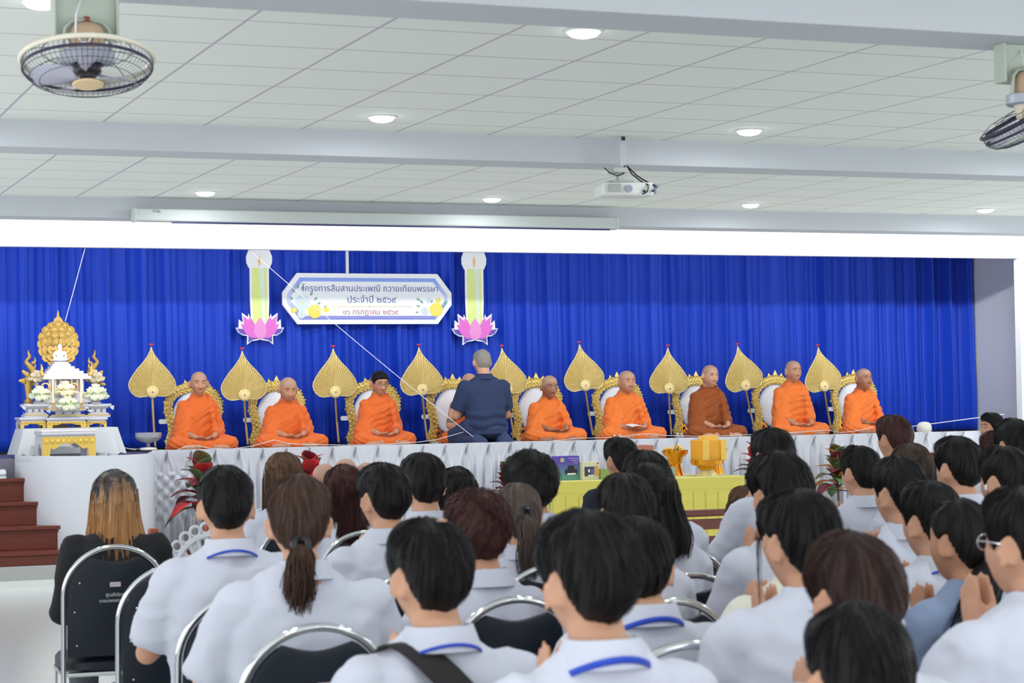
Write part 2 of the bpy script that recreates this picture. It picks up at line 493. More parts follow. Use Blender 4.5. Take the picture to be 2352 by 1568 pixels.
SKX0 = float(at_y(350, 1040, 18.98)[0])
def skirt_fn(u, v):
    x = SKX0 + u * (VX + .6 - SKX0); t = (1 - v) ** 1.7 * 1.09; z = 1.112 - t        # t: distance below the edge
    per = .225; ph = (x - SKX0) / per; k = math.floor(ph); dxp = (ph - k - .5) * per
    rn = .8 + .5 * abs(nz(k * 3.7, 4.2)); out = 0.0
    for q, (sl, am) in enumerate(((.36, .034), (.13, .040))):     # folds fanning out from each gathered point
        wd = .007 + .05 * t
        out += am * math.exp(-((abs(dxp) - sl * rn * t) / wd) ** 2) * math.exp(-(t / (.16 if q == 0 else .11)) ** 2)
    out += .020 * math.exp(-(dxp / .014) ** 2) * math.exp(-(t / .03) ** 2)
    out -= .018 * math.exp(-(abs(dxp) / (.01 + .05 * t)) ** 2) * math.exp(-((t - .07) / .05) ** 2)
    wv = nz(k * 3.7, 1.2) * .8
    drape = (.026 * math.sin(2 * PI * (ph * 2 + wv + .25 * nz(x * 2, z * 3))) + .012 * math.sin(2 * PI * ph * 5 + 4 * wv)) * sstep(.08, .36, t)
    drape += .018 * nz(x * 9, z * 2.2, 5) * sstep(.05, .3, t)
    lat = 0.0
    if x < SKX0 + .55 and .22 < t < .62:                    # smocked lattice beside the bulge
        a = (x - SKX0) / .11; bb = (t - .22) / .12
        lat = .030 * abs(math.sin(PI * (a + bb))) * abs(math.sin(PI * (a - bb)))
        drape *= .25
    return (x, 18.935 - out - drape - lat, z)
sk = MB().grid(skirt_fn, 2400, 56).build('stage_skirt', SATIN, angle=0)
so = sk.modifiers.new('cloth', 'SOLIDIFY'); so.thickness = .004; so.offset = 0
tag(sk, 'white satin skirt with gathered swags along the front edge of the stage', 'skirt')
MB().box(((SKX0 + VX) / 2 + .3, 19.0, 1.085), (VX - SKX0 + .6, .06, .05)).build('top_band', SATIN, sk, smooth=False, bevel=.008)

# ------------------------------------------------------------------ ceiling lamps
CL = dict(at_y=None)
ROWS = [8.53, 11.48, 15.98, 5.9, 3.4, 0.9, -1.4]
lamp_src = None
seen_txt = {(0, 1): 'round lit downlight above the near oscillating fan at the ceiling corner',
            (0, 2): 'round lit downlight nearest the top edge of the ceiling, halfway along it',
            (1, 2): 'round lit downlight left of the projector in the near ceiling bay',
            (1, 3): 'round lit downlight right of the projector in the near ceiling bay',
            (2, 2): 'round lit downlight above the left part of the projector screen case',
            (2, 3): 'round lit downlight above the right part of the projector screen case',
            (2, 4): 'round lit downlight beside the far end of the screen case',
            (2, 5): 'round lit downlight closest to the right end of the hall'}
for r, y in enumerate(ROWS):
    for c in range(1, 6):
        x = 1.32 + 2.40 * (c - 1)
        if r >= 3 and c > 4: continue
        lb = seen_txt.get((r, c))
        if lb:
            t = thing('ceiling_downlight', lb, 'ceiling light', (x, y, ZC), group='ceiling downlights')
            MB().lathe([(.088, -.001), (.088, -.006), (.078, -.010), (.072, -.008), (.072, -.001)], 28).build('trim_ring', PLASTIC_WHITE, t)
            MB().lathe([(.072, -.003), (.070, -.016), (.058, -.027), (.030, -.034), (0, -.036)], 28).build('diffuser', LAMP_ON, t)
        area_light('downlight', (x, y, ZC - .042), .13, 5.5, (0, 0, 0), None, (.95, .97, 1.0))

# ------------------------------------------------------------------ oscillating ceiling fans
CAGE_W = mat('cream_cage_ring', rgb(222, 216, 200), .4)
GREENISH = mat('pale_green_plate', rgb(186, 196, 184), .6)
BLADE = mat('smoky_violet_blade', rgb(222, 222, 242), .25, alpha=.78)
def make_fan(loc, label, tilt, ring_mat, swing, drop=0.0):
    t = thing('oscillating_fan', label, 'fan', loc, 0, 'oscillating ceiling fans')
    MB().box((0, 0, -.085), (.235, .05, .17)).box((-.112, -.03, -.085), (.012, .06, .17)).box((.112, -.03, -.085), (.012, .06, .17)).build('mount_plate', GREENISH, t, smooth=False, bevel=.006)
    # U frame, motor and neck
    path = [(-.085, -.07, -.27)] + [(-.085 + .012 * i / 4, -.07, -.27 + .03 * i) for i in range(1, 5)]
    path = [(-.088, -.06, -.255), (-.084, -.06, -.20), (-.078, -.06, -.145), (-.055, -.06, -.118), (0, -.06, -.112), (.055, -.06, -.118), (.078, -.06, -.145), (.084, -.06, -.20), (.088, -.06, -.255)]
    MB().tube(path, .007, 8, flat=1.8).build('yoke', GREENISH, t)
    MB().lathe([(.010, -.098), (.014, -.112), (.022, -.118), (.030, -.122)], 16, (0, -.06, 0)).build('pivot', TERRACOTTA, t)
    MB().lathe([(.0, -.120), (.03, -.122), (.052, -.135), (.062, -.16), (.064, -.20), (.064, -.262)], 28, (0, -.06, 0)).build('motor_cover', PLASTIC_BEIGE, t)
    MB().lathe([(.094, -.222), (.098, -.226), (.098, -.262), (.09, -.268)], 32, (0, -.06, 0)).build('gear_ring', mat('blue_grey_metal', rgb(178, 184, 196), .35, .3), t)
    MB().tube([(-.01, -.02, -.02), (-.045, -.10, -.10), (-.052, -.13, -.17), (-.03, -.135, -.205), (-.005, -.13, -.20), (.012, -.125, -.165)], .004, 6).build('power_cable', CORD_WHITE, t)
    h = bpy.data.objects.new('head', None); COL.objects.link(h); h.parent = t
    h.location = (0, -.06, -.230 - drop); h.rotation_euler = (tilt, swing, 0); h.scale = (1, 1, .68)
    def part(mb, name, m, **k): return mb.build(name, m, h, **k)
    part(MB().lathe([(.050, .01 + drop / .68), (.056, .03), (.062, .01), (.066, -.02), (.060, -.035)], 28), 'collar', PLASTIC_CREAM)
    part(MB().lathe([(.058, -.03), (.060, -.055), (.052, -.07), (.02, -.075)], 28), 'motor_skirt', PLASTIC_DARK)
    part(MB().lathe([(.02, -.07), (.046, -.078), (.05, -.10), (.040, -.118), (.03, -.125), (.028, -.14), (.012, -.152), (0, -.153)], 24), 'hub', PLASTIC_DARK)
    for q in range(3):
        a0 = 2 * PI * q / 3 + .5
        def bl(u, v):
            r = .045 + .165 * u; wid = (.35 + .65 * math.sin(PI * min(1, u * .8 + .2))) * 1.05
            a = a0 + (v - .5) * wid * (.9 - .15 * u)
            return (r * math.cos(a), r * math.sin(a), -.098 + (v - .5) * .055 + .01 * u)
        bo = part(MB().grid(bl, 12, 8), 'blade', BLADE)
        bo.modifiers.new('s', 'SOLIDIFY').thickness = .0025
    R = .232
    part(MB().torus((0, 0, -.035), R, .011, 64, 10, sz=1.3), 'cage_ring', ring_mat)
    w = MB()
    for k in range(72):
        a = 2 * PI * k / 72; ca, sa = math.cos(a), math.sin(a)
        prof = [(.055, -.172), (.10, -.170), (.16, -.158), (.20, -.136), (.225, -.10), (R, -.06), (R, -.035)]
        w.tube([(r * ca, r * sa, z) for r, z in prof], .0009, 4, cap=False)
        if k % 9 == 0:
            prof = [(.07, .012), (.12, .022), (.18, .012), (.222, -.015), (R, -.035)]
            w.tube([(r * ca, r * sa, z) for r, z in prof], .0018, 4, cap=False)
    for r, z in ((.222, -.105), (.204, -.132), (.168, -.155)):
        w.torus((0, 0, z), r, .0016, 56, 5)
    w.torus((0, 0, .012), .16, .002, 40, 5)
    w.torus((0, 0, -.083), .229, .004, 64, 6, sz=2.2)
    part(w, 'cage_wires', WIRE_DARK)
    part(MB().lathe([(0, -.163), (.05, -.164), (.057, -.170), (.053, -.178), (.03, -.182), (0, -.183)], 36), 'cage_cap', mat('amber_cream_cap', rgb(228, 202, 158), .4))
    return t
fx = float(at_y(196, 60, 7.47)[0]); make_fan((fx, 7.50, 3.03), 'oscillating fan with cream cage ring hanging at the top left corner', math.radians(-12), CAGE_W, 0.02)
fx2 = float(at_y(2352, 150, 7.47)[0]); make_fan((fx2, 7.50, 3.03), 'oscillating fan with dark cage tilted sideways at the right edge of the ceiling', math.radians(-6), WIRE_DARK, math.radians(-27), .05)

# ------------------------------------------------------------------ projector and screen case
p = at_y(1436, 437, 12.0)
t = thing('ceiling_projector', 'white projector on a drop pole with loose black cables', 'projector', (float(p[0]), 12.0, 0))
px = 0.0; pz = float(p[2])
MB().box((-.02, 0, (3.19 + pz + .13) / 2), (.045, .045, 3.19 - pz - .13)).build('drop_pole', BEAM_PAINT, t, smooth=False, bevel=.004)
MB().box((-.02, -.026, 3.175), (.02, .02, .022)).build('pole_clip', PLASTIC_DARK, t, smooth=False)
MB().box((-.05, 0, pz + .125), (.10, .09, .035)).box((-.03, 0, pz + .09), (.05, .05, .075)).box((-.04, 0, pz + .052), (.15, .12, .012)).build('mount_bracket', mat('bracket_metal', rgb(178, 184, 182), .4, .3), t, smooth=False, bevel=.004)
R = Matrix.Rotation(math.radians(-12), 3, 'Z')
MB().box((0, .02, pz), (.335, .25, .085), R).build('body', PLASTIC_WHITE, t, smooth=False, bevel=.016)
MB().box((-.12, -.105, pz + .004), (.075, .02, .05), R).build('exhaust_grille', mat('grille_grey', rgb(168, 174, 172), .5), t, smooth=False)
MB().lathe([(.0, 0), (.024, 0), (.024, .006), (.0, .006)], 20).xf(Matrix.Translation((-.025, -.107, pz)) @ Matrix.Rotation(PI / 2, 4, 'X')).build('speaker_mesh', mat('grey_mesh', rgb(150, 156, 172), .6), t)
MB().box((.105, -.11, pz), (.11, .012, .06), R).build('connector_panel', mat('connector_blue', rgb(110, 134, 176), .3, .4), t, smooth=False)
for q in range(4):
    MB().lathe([(0, 0), (.007, 0), (.007, .022), (0, .022)], 10).xf(Matrix.Translation((.07 + .028 * q, -.122 - .006 * q, pz + (.015 if q % 2 else -.015))) @ Matrix.Rotation(PI / 2, 4, 'X')).build('plug', CHROME if q % 2 else PLASTIC_DARK, t)
MB().tube([(.0, -.03, pz + .155), (.03, -.04, pz + .10), (.07, -.09, pz + .05), (.10, -.14, pz + .02), (.085, -.15, pz - .02), (.06, -.13, pz - .035)], .005, 6).build('power_cable', CABLE, t)
MB().tube([(.005, -.03, pz + .15), (.06, -.05, pz + .09), (.095, -.09, pz + .055), (.14, -.14, pz + .02), (.165, -.12, pz + .01), (.165, -.09, pz + .03)], .005, 6).build('video_cable', CABLE, t)
MB().tube([(-.015, -.03, pz + .155), (-.03, -.045, pz + .10), (-.075, -.05, pz + .085), (-.125, -.05, pz + .10), (-.16, -.04, pz + .135)], .004, 6).build('spare_cable', CABLE, t)

a = at_y(308, 492, 16.50); e = at_y(1412, 497, 16.50)
t = thing('projector_screen_case', 'long white roll-up projector screen case fixed under the front beam', 'screen case', (0, 16.50, 0))
zt, zb_ = 3.085, 3.0
MB().box(((a[0] + e[0]) / 2, 0, 3.045), (e[0] - a[0], .12, .10)).build('case', mat('grey_white_metal', rgb(196, 203, 202), .6), t, smooth=False, bevel=.015)
for s in (a[0], e[0]):
    MB().box((s, 0, 3.045), (.03, .13, .11)).build('end_cap', mat('grey_white_metal', (1, 1, 1, 1)), t, smooth=False, bevel=.012)
MB().box(((a[0] + e[0]) / 2 + .12, -.02, 2.99), (e[0] - a[0] - .36, .03, .014)).build('bottom_bar', mat('dark_blue_bar', rgb(60, 60, 110), .4), t, smooth=False)


# ------------------------------------------------------------------ lettering
def glyph_mesh(text, size, depth=.0, align='CENTER', sx=1.0):
    """solid lettering from the standard typeface, overlapping strokes filled"""
    cu = bpy.data.curves.new('letters', 'FONT'); cu.body = text; cu.size = size; cu.align_x = align
    cu.offset = size * .010; cu.fill_mode = 'NONE'; cu.resolution_u = 4
    o = bpy.data.objects.new('letters', cu); COL.objects.link(o)
    dg = bpy.context.evaluated_depsgraph_get()
    me = bpy.data.meshes.new_from_object(o.evaluated_get(dg), depsgraph=dg)
    bpy.data.objects.remove(o)
    V = [Vector((v.co.x * sx, v.co.y)) for v in me.vertices]; adj = {}
    for ed in me.edges:
        a, b = ed.vertices; adj.setdefault(a, []).append(b); adj.setdefault(b, []).append(a)
    used = set(); loops = []
    for s in adj:
        if s in used: continue
        loop = [s]; used.add(s); cur = s
        while True:
            nx = [q for q in adj[cur] if q not in used]
            if not nx: break
            cur = nx[0]; used.add(cur); loop.append(cur)
        # walk forward in the stored direction
        if len(loop) > 2: loops.append(loop)
    edir = {(e.vertices[0], e.vertices[1]) for e in me.edges}
    polys = []
    for l in loops:
        fw = sum(((l[i], l[(i + 1) % len(l)]) in edir) for i in range(len(l)))
        if fw < len(l) / 2: l = l[::-1]
        polys.append([V[i] for i in l])
    out = MB()
    # group loops that touch (bounding boxes) so that every glyph is triangulated alone
    boxes = [(min(p.x for p in q), max(p.x for p in q), min(p.y for p in q), max(p.y for p in q)) for q in polys]
    grp = list(range(len(polys)))
    def find(i):
        while grp[i] != i: i = grp[i]
        return i
    for i in range(len(polys)):
        for j in range(i):
            A, B = boxes[i], boxes[j]
            if A[0] <= B[1] and B[0] <= A[1] and A[2] <= B[3] and B[2] <= A[3]: grp[find(i)] = find(j)
    sets = {}
    for i in range(len(polys)): sets.setdefault(find(i), []).append(polys[i])
    for gl in sets.values():
        vs = []; es = []
        for q in gl:
            n0 = len(vs); vs += q; es += [(n0 + i, n0 + (i + 1) % len(q)) for i in range(len(q))]
        r = delaunay_2d_cdt(vs, es, [], 0, 1e-6)
        ov, of = r[0], r[2]
        for f in of:
            c = sum((ov[i] for i in f), Vector((0, 0))) / len(f); wn = 0
            for q in gl:
                for i in range(len(q)):
                    a, b2 = q[i], q[(i + 1) % len(q)]
                    cr = (b2.x - a.x) * (c.y - a.y) - (b2.y - a.y) * (c.x - a.x)
                    if a.y <= c.y < b2.y and cr > 0: wn += 1
                    elif b2.y <= c.y < a.y and cr < 0: wn -= 1
            if wn != 0:
                out.add([(ov[i].x, -depth, ov[i].y) for i in f], [tuple(range(len(f)))])
    return out
def text_width(mb):
    xs = [v[0] for v in mb.v]; return max(xs) - min(xs)
def center_text(mb, w, x, y, z):
    xs = [v[0] for v in mb.v]; cx = (max(xs) + min(xs)) / 2; k = w / (max(xs) - min(xs))
    mb.v = [((v[0] - cx) * k + x, y, v[2] * k + z) for v in mb.v]; return mb

g = glyph_mesh('ITAL', .03)
pp = at_y(361, 488, 16.43)
center_text(g, .065, float(pp[0]), -.0625, float(pp[2])); g.build('maker_label', mat('dark_print', rgb(70, 74, 84), .5), t, smooth=False)

# ------------------------------------------------------------------ banner and two candle cutouts
SY = 20.715
def PX(px, py, y=SY):
    q = at_y(px, py, y); return float(q[0]), float(q[2])
PRINT_WHITE = mat('print_white', rgb(244, 249, 250), .5)
FOAM = mat('white_foam_board', rgb(244, 246, 246), .6)
sgc = PX(846, 686); sw = (PX(1040, 686)[0] - PX(652, 686)[0]) / 2; sh = (PX(846, 628)[1] - PX(846, 744)[1]) / 2
t = thing('banner_sign', 'white octagonal banner with blue border and Thai lettering on the curtain', 'sign', (sgc[0], SY, sgc[1]))
def octo(k, kz=None):
    w = sw - k; h = sh - k; cx, cz = .155 - k * .35, .20 - k * .55
    return [(-w, -h + cz), (-w + cx, -h), (w - cx, -h), (w, -h + cz), (w, h - cz), (w - cx, h), (-w + cx, h), (-w, h - cz)]
MB().prism(octo(0), .03).build('board', FOAM, t, smooth=False)
def grad_blue():
    m = mat('blue_print_border', rgb(110, 140, 226), .5); nt = m.node_tree; b_ = nt.nodes['Principled BSDF']
    tc = nt.nodes.new('ShaderNodeTexCoord'); sp = nt.nodes.new('ShaderNodeSeparateXYZ'); nt.links.new(tc.outputs['Object'], sp.inputs[0])
    cr = nt.nodes.new('ShaderNodeValToRGB'); mp = nt.nodes.new('ShaderNodeMapRange'); mp.inputs[1].default_value = -sh; mp.inputs[2].default_value = sh
    nt.links.new(sp.outputs['Z'], mp.inputs[0]); nt.links.new(mp.outputs[0], cr.inputs[0]); nt.links.new(cr.outputs[0], b_.inputs['Base Color'])
    e = cr.color_ramp.elements; e[0].color = rgb(112, 112, 208); e[1].color = rgb(104, 146, 236)
    q = e.new(.5); q.color = rgb(206, 216, 244)
    return m
MB().prism(octo(.047), .004).xf(Matrix.Translation((0, -.004, 0))).build('printed_border', grad_blue(), t, smooth=False)
MB().prism(octo(.086), .004).xf(Matrix.Translation((0, -.008, 0))).build('printed_panel', PRINT_WHITE, t, smooth=False)
INK = mat('blue_ink', rgb(84, 98, 164), .6); INK_RED = mat('rose_ink', rgb(190, 108, 130), .6); INK_GOLD = mat('gold_ink', rgb(216, 206, 160), .6)
def rel(px, py):
    q = PX(px, py); return q[0] - sgc[0], q[1] - sgc[1]
def line_text(s, x0, x1, ybase, m, name):
    g = glyph_mesh(s, .1); q0 = rel(x0, ybase); q1 = rel(x1, ybase)
    center_text(g, q1[0] - q0[0], (q0[0] + q1[0]) / 2, -.010, (q0[1] + q1[1]) / 2)
    g.build(name, m, t, smooth=False)
line_text('โครงการสืบสานประเพณี ถวายเทียนพรรษา', 693, 1005, 669, INK, 'title_lettering')
line_text('ประจำปี ๒๕๖๙', 798, 909, 695, INK, 'year_lettering')
line_text('๑๖ กรกฎาคม ๒๕๖๙', 787, 914, 722, INK_RED, 'date_lettering')
a, c = rel(762, 704), rel(945, 704)
MB().box(((a[0] + c[0]) / 2, -.0095, a[1]), (c[0] - a[0], .002, .006)).ball((rel(848, 702)[0], -.0095, a[1]), (.012, .002, .010)).build('divider_line', INK_GOLD, t, smooth=False)
P_YEL = mat('print_yellow', rgb(244, 228, 96), .6); P_PALE = mat('print_pale_bloom', rgb(214, 230, 238), .6); P_LEAF = mat('print_leaf', rgb(134, 174, 160), .6); P_CORE = mat('print_core', rgb(226, 222, 170), .6)
def printed_rose(cx, cz, r, m, core, parent, n=7):
    f = MB()
    for ring, k in ((1.0, n), (.62, n - 2)):
        for q in range(k):
            a = 2 * PI * q / k + ring
            f.ball((cx + r * .5 * ring * math.cos(a), -.010 - .001 * (2 - ring), cz + r * .5 * ring * math.sin(a)), (r * .5, .0012, r * .5), 5, 10)
    f.build('printed_bloom', m, parent, smooth=False)
    MB().ball((cx, -.0125, cz), (r * .22, .001, r * .2), 5, 10).build('bloom_core', core, parent, smooth=False)
for (x, y, r, m, cc) in ((694, 695, .085, P_PALE, P_CORE), (722, 715, .075, P_YEL, P_CORE), (692, 722, .045, P_PALE, P_CORE), (749, 711, .032, P_YEL, P_CORE), (675, 712, .03, P_YEL, P_CORE),
                        (1001, 711, .075, P_YEL, P_CORE), (1006, 690, .03, P_YEL, P_CORE), (975, 714, .045, P_PALE, P_CORE), (984, 690, .03, P_PALE, P_CORE)):
    q = rel(x, y); printed_rose(q[0], q[1], r, m, cc, t)
lf = MB()
random.seed(3)
for (x, y, dx, dy) in ((676, 672, -3, -14), (684, 664, 0, -14), (692, 668, 5, -14), (672, 690, -6, -10), (712, 680, 6, -12), (727, 698, 10, -3), (720, 690, 9, -8), (742, 706, 9, -3), (965, 705, -10, -4), (972, 697, -9, -8), (965, 690, -10, -5), (1018, 702, 8, -12), (1012, 708, 10, -8), (962, 716, -9, 2), (990, 697, 2, -10)):
    p0 = Vector((rel(x, y)[0], 0, rel(x, y)[1])); p1 = Vector((rel(x + dx, y + dy)[0], 0, rel(x + dx, y + dy)[1])); d = p1 - p0; nn = Vector((-d.z, 0, d.x)) * .25
    lf.add([(p0.x, -.0098, p0.z), (p0.x + d.x * .5 + nn.x, -.0098, p0.z + d.z * .5 + nn.z), (p1.x, -.0098, p1.z), (p0.x + d.x * .5 - nn.x, -.0098, p0.z + d.z * .5 - nn.z)], [(0, 1, 2, 3)])
lf.build('printed_leaves', P_LEAF, t, smooth=False)
MB().box((PX(798, 600)[0] - sgc[0], .01, sh + .32), (.03, .012, .66)).build('hanging_strip', PLASTIC_WHITE, t, smooth=False)

PINK = mat('print_pink', rgb(232, 116, 208), .6); PINK2 = mat('print_light_pink', rgb(238, 152, 216), .6); VIOLET = mat('print_violet', rgb(108, 84, 186), .6)
CANDLE_Y = mat('print_candle_yellow', rgb(226, 242, 148), .6); CANDLE_L = mat('print_candle_shine', rgb(226, 240, 220), .6); P_ORANGE = mat('print_flame', rgb(238, 202, 120), .6)
def candle_cut(px, py, label):
    c = PX(px, py); U = float(np.linalg.norm(at_y(px, py, SY) - CAM)) / F_PX * .995
    t = thing('candle_cutout', label, 'decoration', (c[0], SY + .012, c[1]), 0, 'candle cutouts on the curtain')
    def S(pts): return [(x * U, -z * U) for x, z in pts]
    def mir(half): return half + [(-x, z) for x, z in half[::-1]]
    body = [(0, -172)] + [(30 * math.sin(a), -142 - 30 * math.cos(a)) for a in [PI * .06 * i for i in range(1, 14)]]
    half = [(0, -190), (14, -189), (25, -180), (30.5, -166), (30, -152), (25, -141), (22.5, -138), (22.5, -66), (21, -28), (23, -26), (26, -35), (28, -27), (42, -37), (40, -14), (49, -22), (50, -3), (57, -3), (51, 8), (40, 15), (30, 16), (31, 36), (20, 28), (6, 26), (0, 24)]
    MB().prism(S(mir(half)), .02).build('foam_board', FOAM, t, smooth=False)
    k = MB().prism(S([(-17, -140), (17, -140), (16.5, -22), (10, -8), (0, -10), (-10, -8), (-17, -22)]), .003).xf(Matrix.Translation((0, -.004, 0))); k.build('printed_candle', CANDLE_Y, t, smooth=False)
    MB().prism(S([(-1, -140), (11, -140), (12, -12), (6, -12)]), .002).xf(Matrix.Translation((0, -.0055, 0))).build('printed_shine', CANDLE_L, t, smooth=False)
    vi = MB()
    for s in (-1, 1):
        vi.prism(S([(s * 26, 12), (s * 33, 3), (s * 42, 0), (s * 54, -1), (s * 48, 8), (s * 38, 13)][::-s]), .002)
        vi.prism(S([(s * 4, 22), (s * 14, 18), (s * 27, 16), (s * 28, 31), (s * 18, 25)][::-s]), .002)
    vi.xf(Matrix.Translation((0, -.006, 0))).build('printed_sepals', VIOLET, t, smooth=False)
    pe = mir([(0, 22), (22, 20), (36, 8), (45, -12), (37, -10), (39, -30), (27, -20), (25, -27), (19, -22), (12, -8)])
    MB().prism(S(pe), .002).xf(Matrix.Translation((0, -.008, 0))).build('printed_petals', PINK, t, smooth=False)
    MB().prism(S(mir([(0, 22), (9, 20), (15, 8), (14, -4), (8, -16), (0, -26)])), .002).xf(Matrix.Translation((0, -.0095, 0))).build('printed_centre_petal', PINK2, t, smooth=False)
    MB().prism(S(mir([(0, -143), (2.5, -150), (3.5, -157), (2, -164), (0, -170)])), .002).xf(Matrix.Translation((0, -.004, 0))).build('printed_flame', P_ORANGE, t, smooth=False)
candle_cut(598, 755, 'lotus candle cutout hanging on the left of the octagonal banner')
candle_cut(1092, 757, 'lotus candle cutout hanging on the right of the octagonal banner')


# ------------------------------------------------------------------ sacred cords
def cord(name, pts, r, label, cat='cord', n=6):
    c = MB().tube(pts, r, n).build(name, CORD_WHITE); return tag(c, label, cat, 'white sacred cords')
A = at_y(198, 560, 19.08); B_ = at_y(150, 737, 19.3)
cord('sacred_cord', [tuple(A + (B_ - A) * k / 8) for k in range(9)], .0035, 'thin white cord running from the valance down to the gold altar backdrop')
A = at_y(560, 562, 19.08); B_ = at_y(1101, 1014, 19.10)
pts = []
for k in range(25):
    s = k / 24; q = A + (B_ - A) * s; q[2] -= .03 * 4 * s * (1 - s); pts.append(tuple(q))
cord('sacred_cord', pts, .0032, 'white cord slanting from the valance across the banner to the kneeling man')
A = at_y(2086, 980, 19.15); B_ = at_y(2306, 951, 18.3)
cord('sacred_cord', [tuple(A + (B_ - A) * k / 8) for k in range(9)], .005, 'white cord stretched from the white dome to the stage wall')
# ------------------------------------------------------------------ altar
ALTAR_WHITE = mat('altar_white_lacquer', rgb(206, 206, 214), .4)
ALTAR_GOLD = mat('altar_gold_relief', rgb(232, 196, 96), .38, .55, bump=.6, bscale=70)
ALTAR_GREY = mat('altar_grey_slot', rgb(120, 122, 132), .7)
LOTUS_W = mat('white_lotus', rgb(228, 236, 214), .6); LOTUS_P = mat('cream_lotus', rgb(238, 226, 200), .6); LEAF_L = mat('light_green_leaf', rgb(150, 184, 84), .6)
LEAF_D = mat('green_leaf', rgb(96, 142, 60), .6)
BUDDHA = mat('white_stone', rgb(232, 232, 240), .45)
GOLD_DULL = mat('dull_gold', rgb(208, 172, 96), .42, .6, bump=.4, bscale=60)
YA = 19.40
AC = at_y(152, 985, YA); ax, az = float(AC[0]), float(AC[2])
PXM = 1 / 246.0                                       # metres per photographed pixel here
def arel(px, py):
    q = at_y(px, py, YA); return float(q[0]) - ax, float(q[2])
# cloth covered altar table
hz = az - STAGE_Z
t = thing('altar_table', 'low altar table under a white cloth on the left of the stage', 'table', (ax, YA, STAGE_Z))
w0 = arel(42, 985)[0]; w1 = arel(262, 985)[0]; W = (w1 - w0) / 2; cxm = (w0 + w1) / 2
def cloth(u, v):
    # u around the top outline, v down
    a = 2 * PI * u; c, s = math.cos(a), math.sin(a); e = .22
    px_ = math.copysign(abs(c) ** e, c); py_ = math.copysign(abs(s) ** e, s)
    fl = v * (.055 + .018 * math.sin(a * 9) + .02 * nz(c * 3, s * 3))
    return (cxm + px_ * (W + fl), py_ * (.28 + fl), hz + .012 - v * (hz - .02) - .006 * v * math.sin(a * 9))
m_ = MB().grid(cloth, 120, 8); top = [cloth(i / 120, 0) for i in range(120)]
m_.add(top, [tuple(range(120))]); m_.build('cloth', mat('pale_white_tablecloth', rgb(206, 211, 212), .75), t)
MB().box((cxm, 0, hz / 2), (2 * W - .06, .5, hz - .01)).build('frame', ALTAR_WHITE, t, smooth=False)
for k in range(4):
    MB().box((cxm - W + .16 + .045 * k + (.52 if k > 1 else 0), -.300, hz * .42), (.02, .02, .055)).build('carved_slot', ALTAR_GREY, t, smooth=False)

# gilded stool on the bulge in front
def apron(w, h, drop, n=24, scal=5):
    """scalloped apron outline with two legs, origin at the top centre"""
    pts = [(-w / 2, 0), (w / 2, 0), (w / 2, -h), (w / 2 - .13 * w, -h), (w / 2 - .15 * w, -drop * 1.25)]
    for k in range(n + 1):
        x = w / 2 - .17 * w - (w * .66) * k / n
        pts.append((x, -drop * (1.0 + .12 * math.sin(PI * scal * k / n) + .28 * math.cos(2 * PI * k / n))))
    pts += [(-w / 2 + .15 * w, -drop * 1.25), (-w / 2 + .13 * w, -h), (-w / 2, -h)]
    return pts
def gilt_table(name, label, px0, px1, ptop, pbot, y, dep, group=None, zb=None):
    q0 = at_y(px0, ptop, y); q1 = at_y(px1, ptop, y); qb = at_y((px0 + px1) / 2, pbot, y)
    w = float(q1[0] - q0[0]); zt = float((q0[2] + q1[2]) / 2); zb = float(qb[2]) if zb is None else zb; h = zt - zb
    t = thing(name, label, 'table', (float(q0[0] + q1[0]) / 2, y, zb), 0, group)
    MB().box((0, dep / 2, h - .012), (w + .02, dep + .02, .024)).box((0, dep / 2, h - .034), (w - .01, dep - .01, .02)).build('top', ALTAR_WHITE, t, smooth=False, bevel=.006)
    k = MB().prism(apron(w, h - .04, (h - .04) * .40), .018).xf(Matrix.Translation((0, 0, h - .04))); k.build('front_apron', ALTAR_GOLD, t, smooth=False)
    k = MB().prism(apron(w, h - .04, (h - .04) * .40), .018).xf(Matrix.Translation((0, dep - .018, h - .04))); k.build('rear_apron', ALTAR_WHITE, t, smooth=False)
    for s in (-1, 1):
        k = MB().prism(apron(dep - .05, h - .04, (h - .04) * .42), .018).xf(Matrix.Translation((s * (w / 2 - .004) + (0 if s > 0 else .018), dep / 2, h - .04)) @ Matrix.Rotation(PI / 2, 4, 'Z')); k.build('side_apron', ALTAR_WHITE, t, smooth=False)
    o_ = MB()
    for q in range(9):
        o_.ball((-w * .42 + w * .105 * q, -.004, h - .04 - (h - .04) * .2), (.018 * w / .5, .008, .02 * h / .25), 6, 8)
    o_.build('carved_rosettes', ALTAR_GOLD, t)
    return t, w, h, zt
st, sw_, sh_, _ = gilt_table('gilded_stool', 'gold carved stool with white top in front of the altar table', 97, 220, 992, 1054, 18.55, .42)
MB().box((0, .2, sh_ + .010), (sw_ + .02, .40, .020)).build('cushion', mat('patterned_white_cushion', rgb(226, 220, 220), .7, vary=.06, vscale=30), st, smooth=False, bevel=.008)
YB = 19.42
ta = gilt_table('altar_side_table', 'small gilded altar table left of the centre altar stand', 47, 106, 958, 990, YB - .06, .30, 'altar stands', az + .012)
tb = gilt_table('altar_centre_table', 'widest gilded altar stand, between the two small side stands', 108, 198, 958, 987, YB - .10, .36, 'altar stands', az + .012)
tc_ = gilt_table('altar_side_table', 'small gilded altar table right of the centre altar stand', 199, 245, 958, 987, YB - .06, .30, 'altar stands', az + .012)
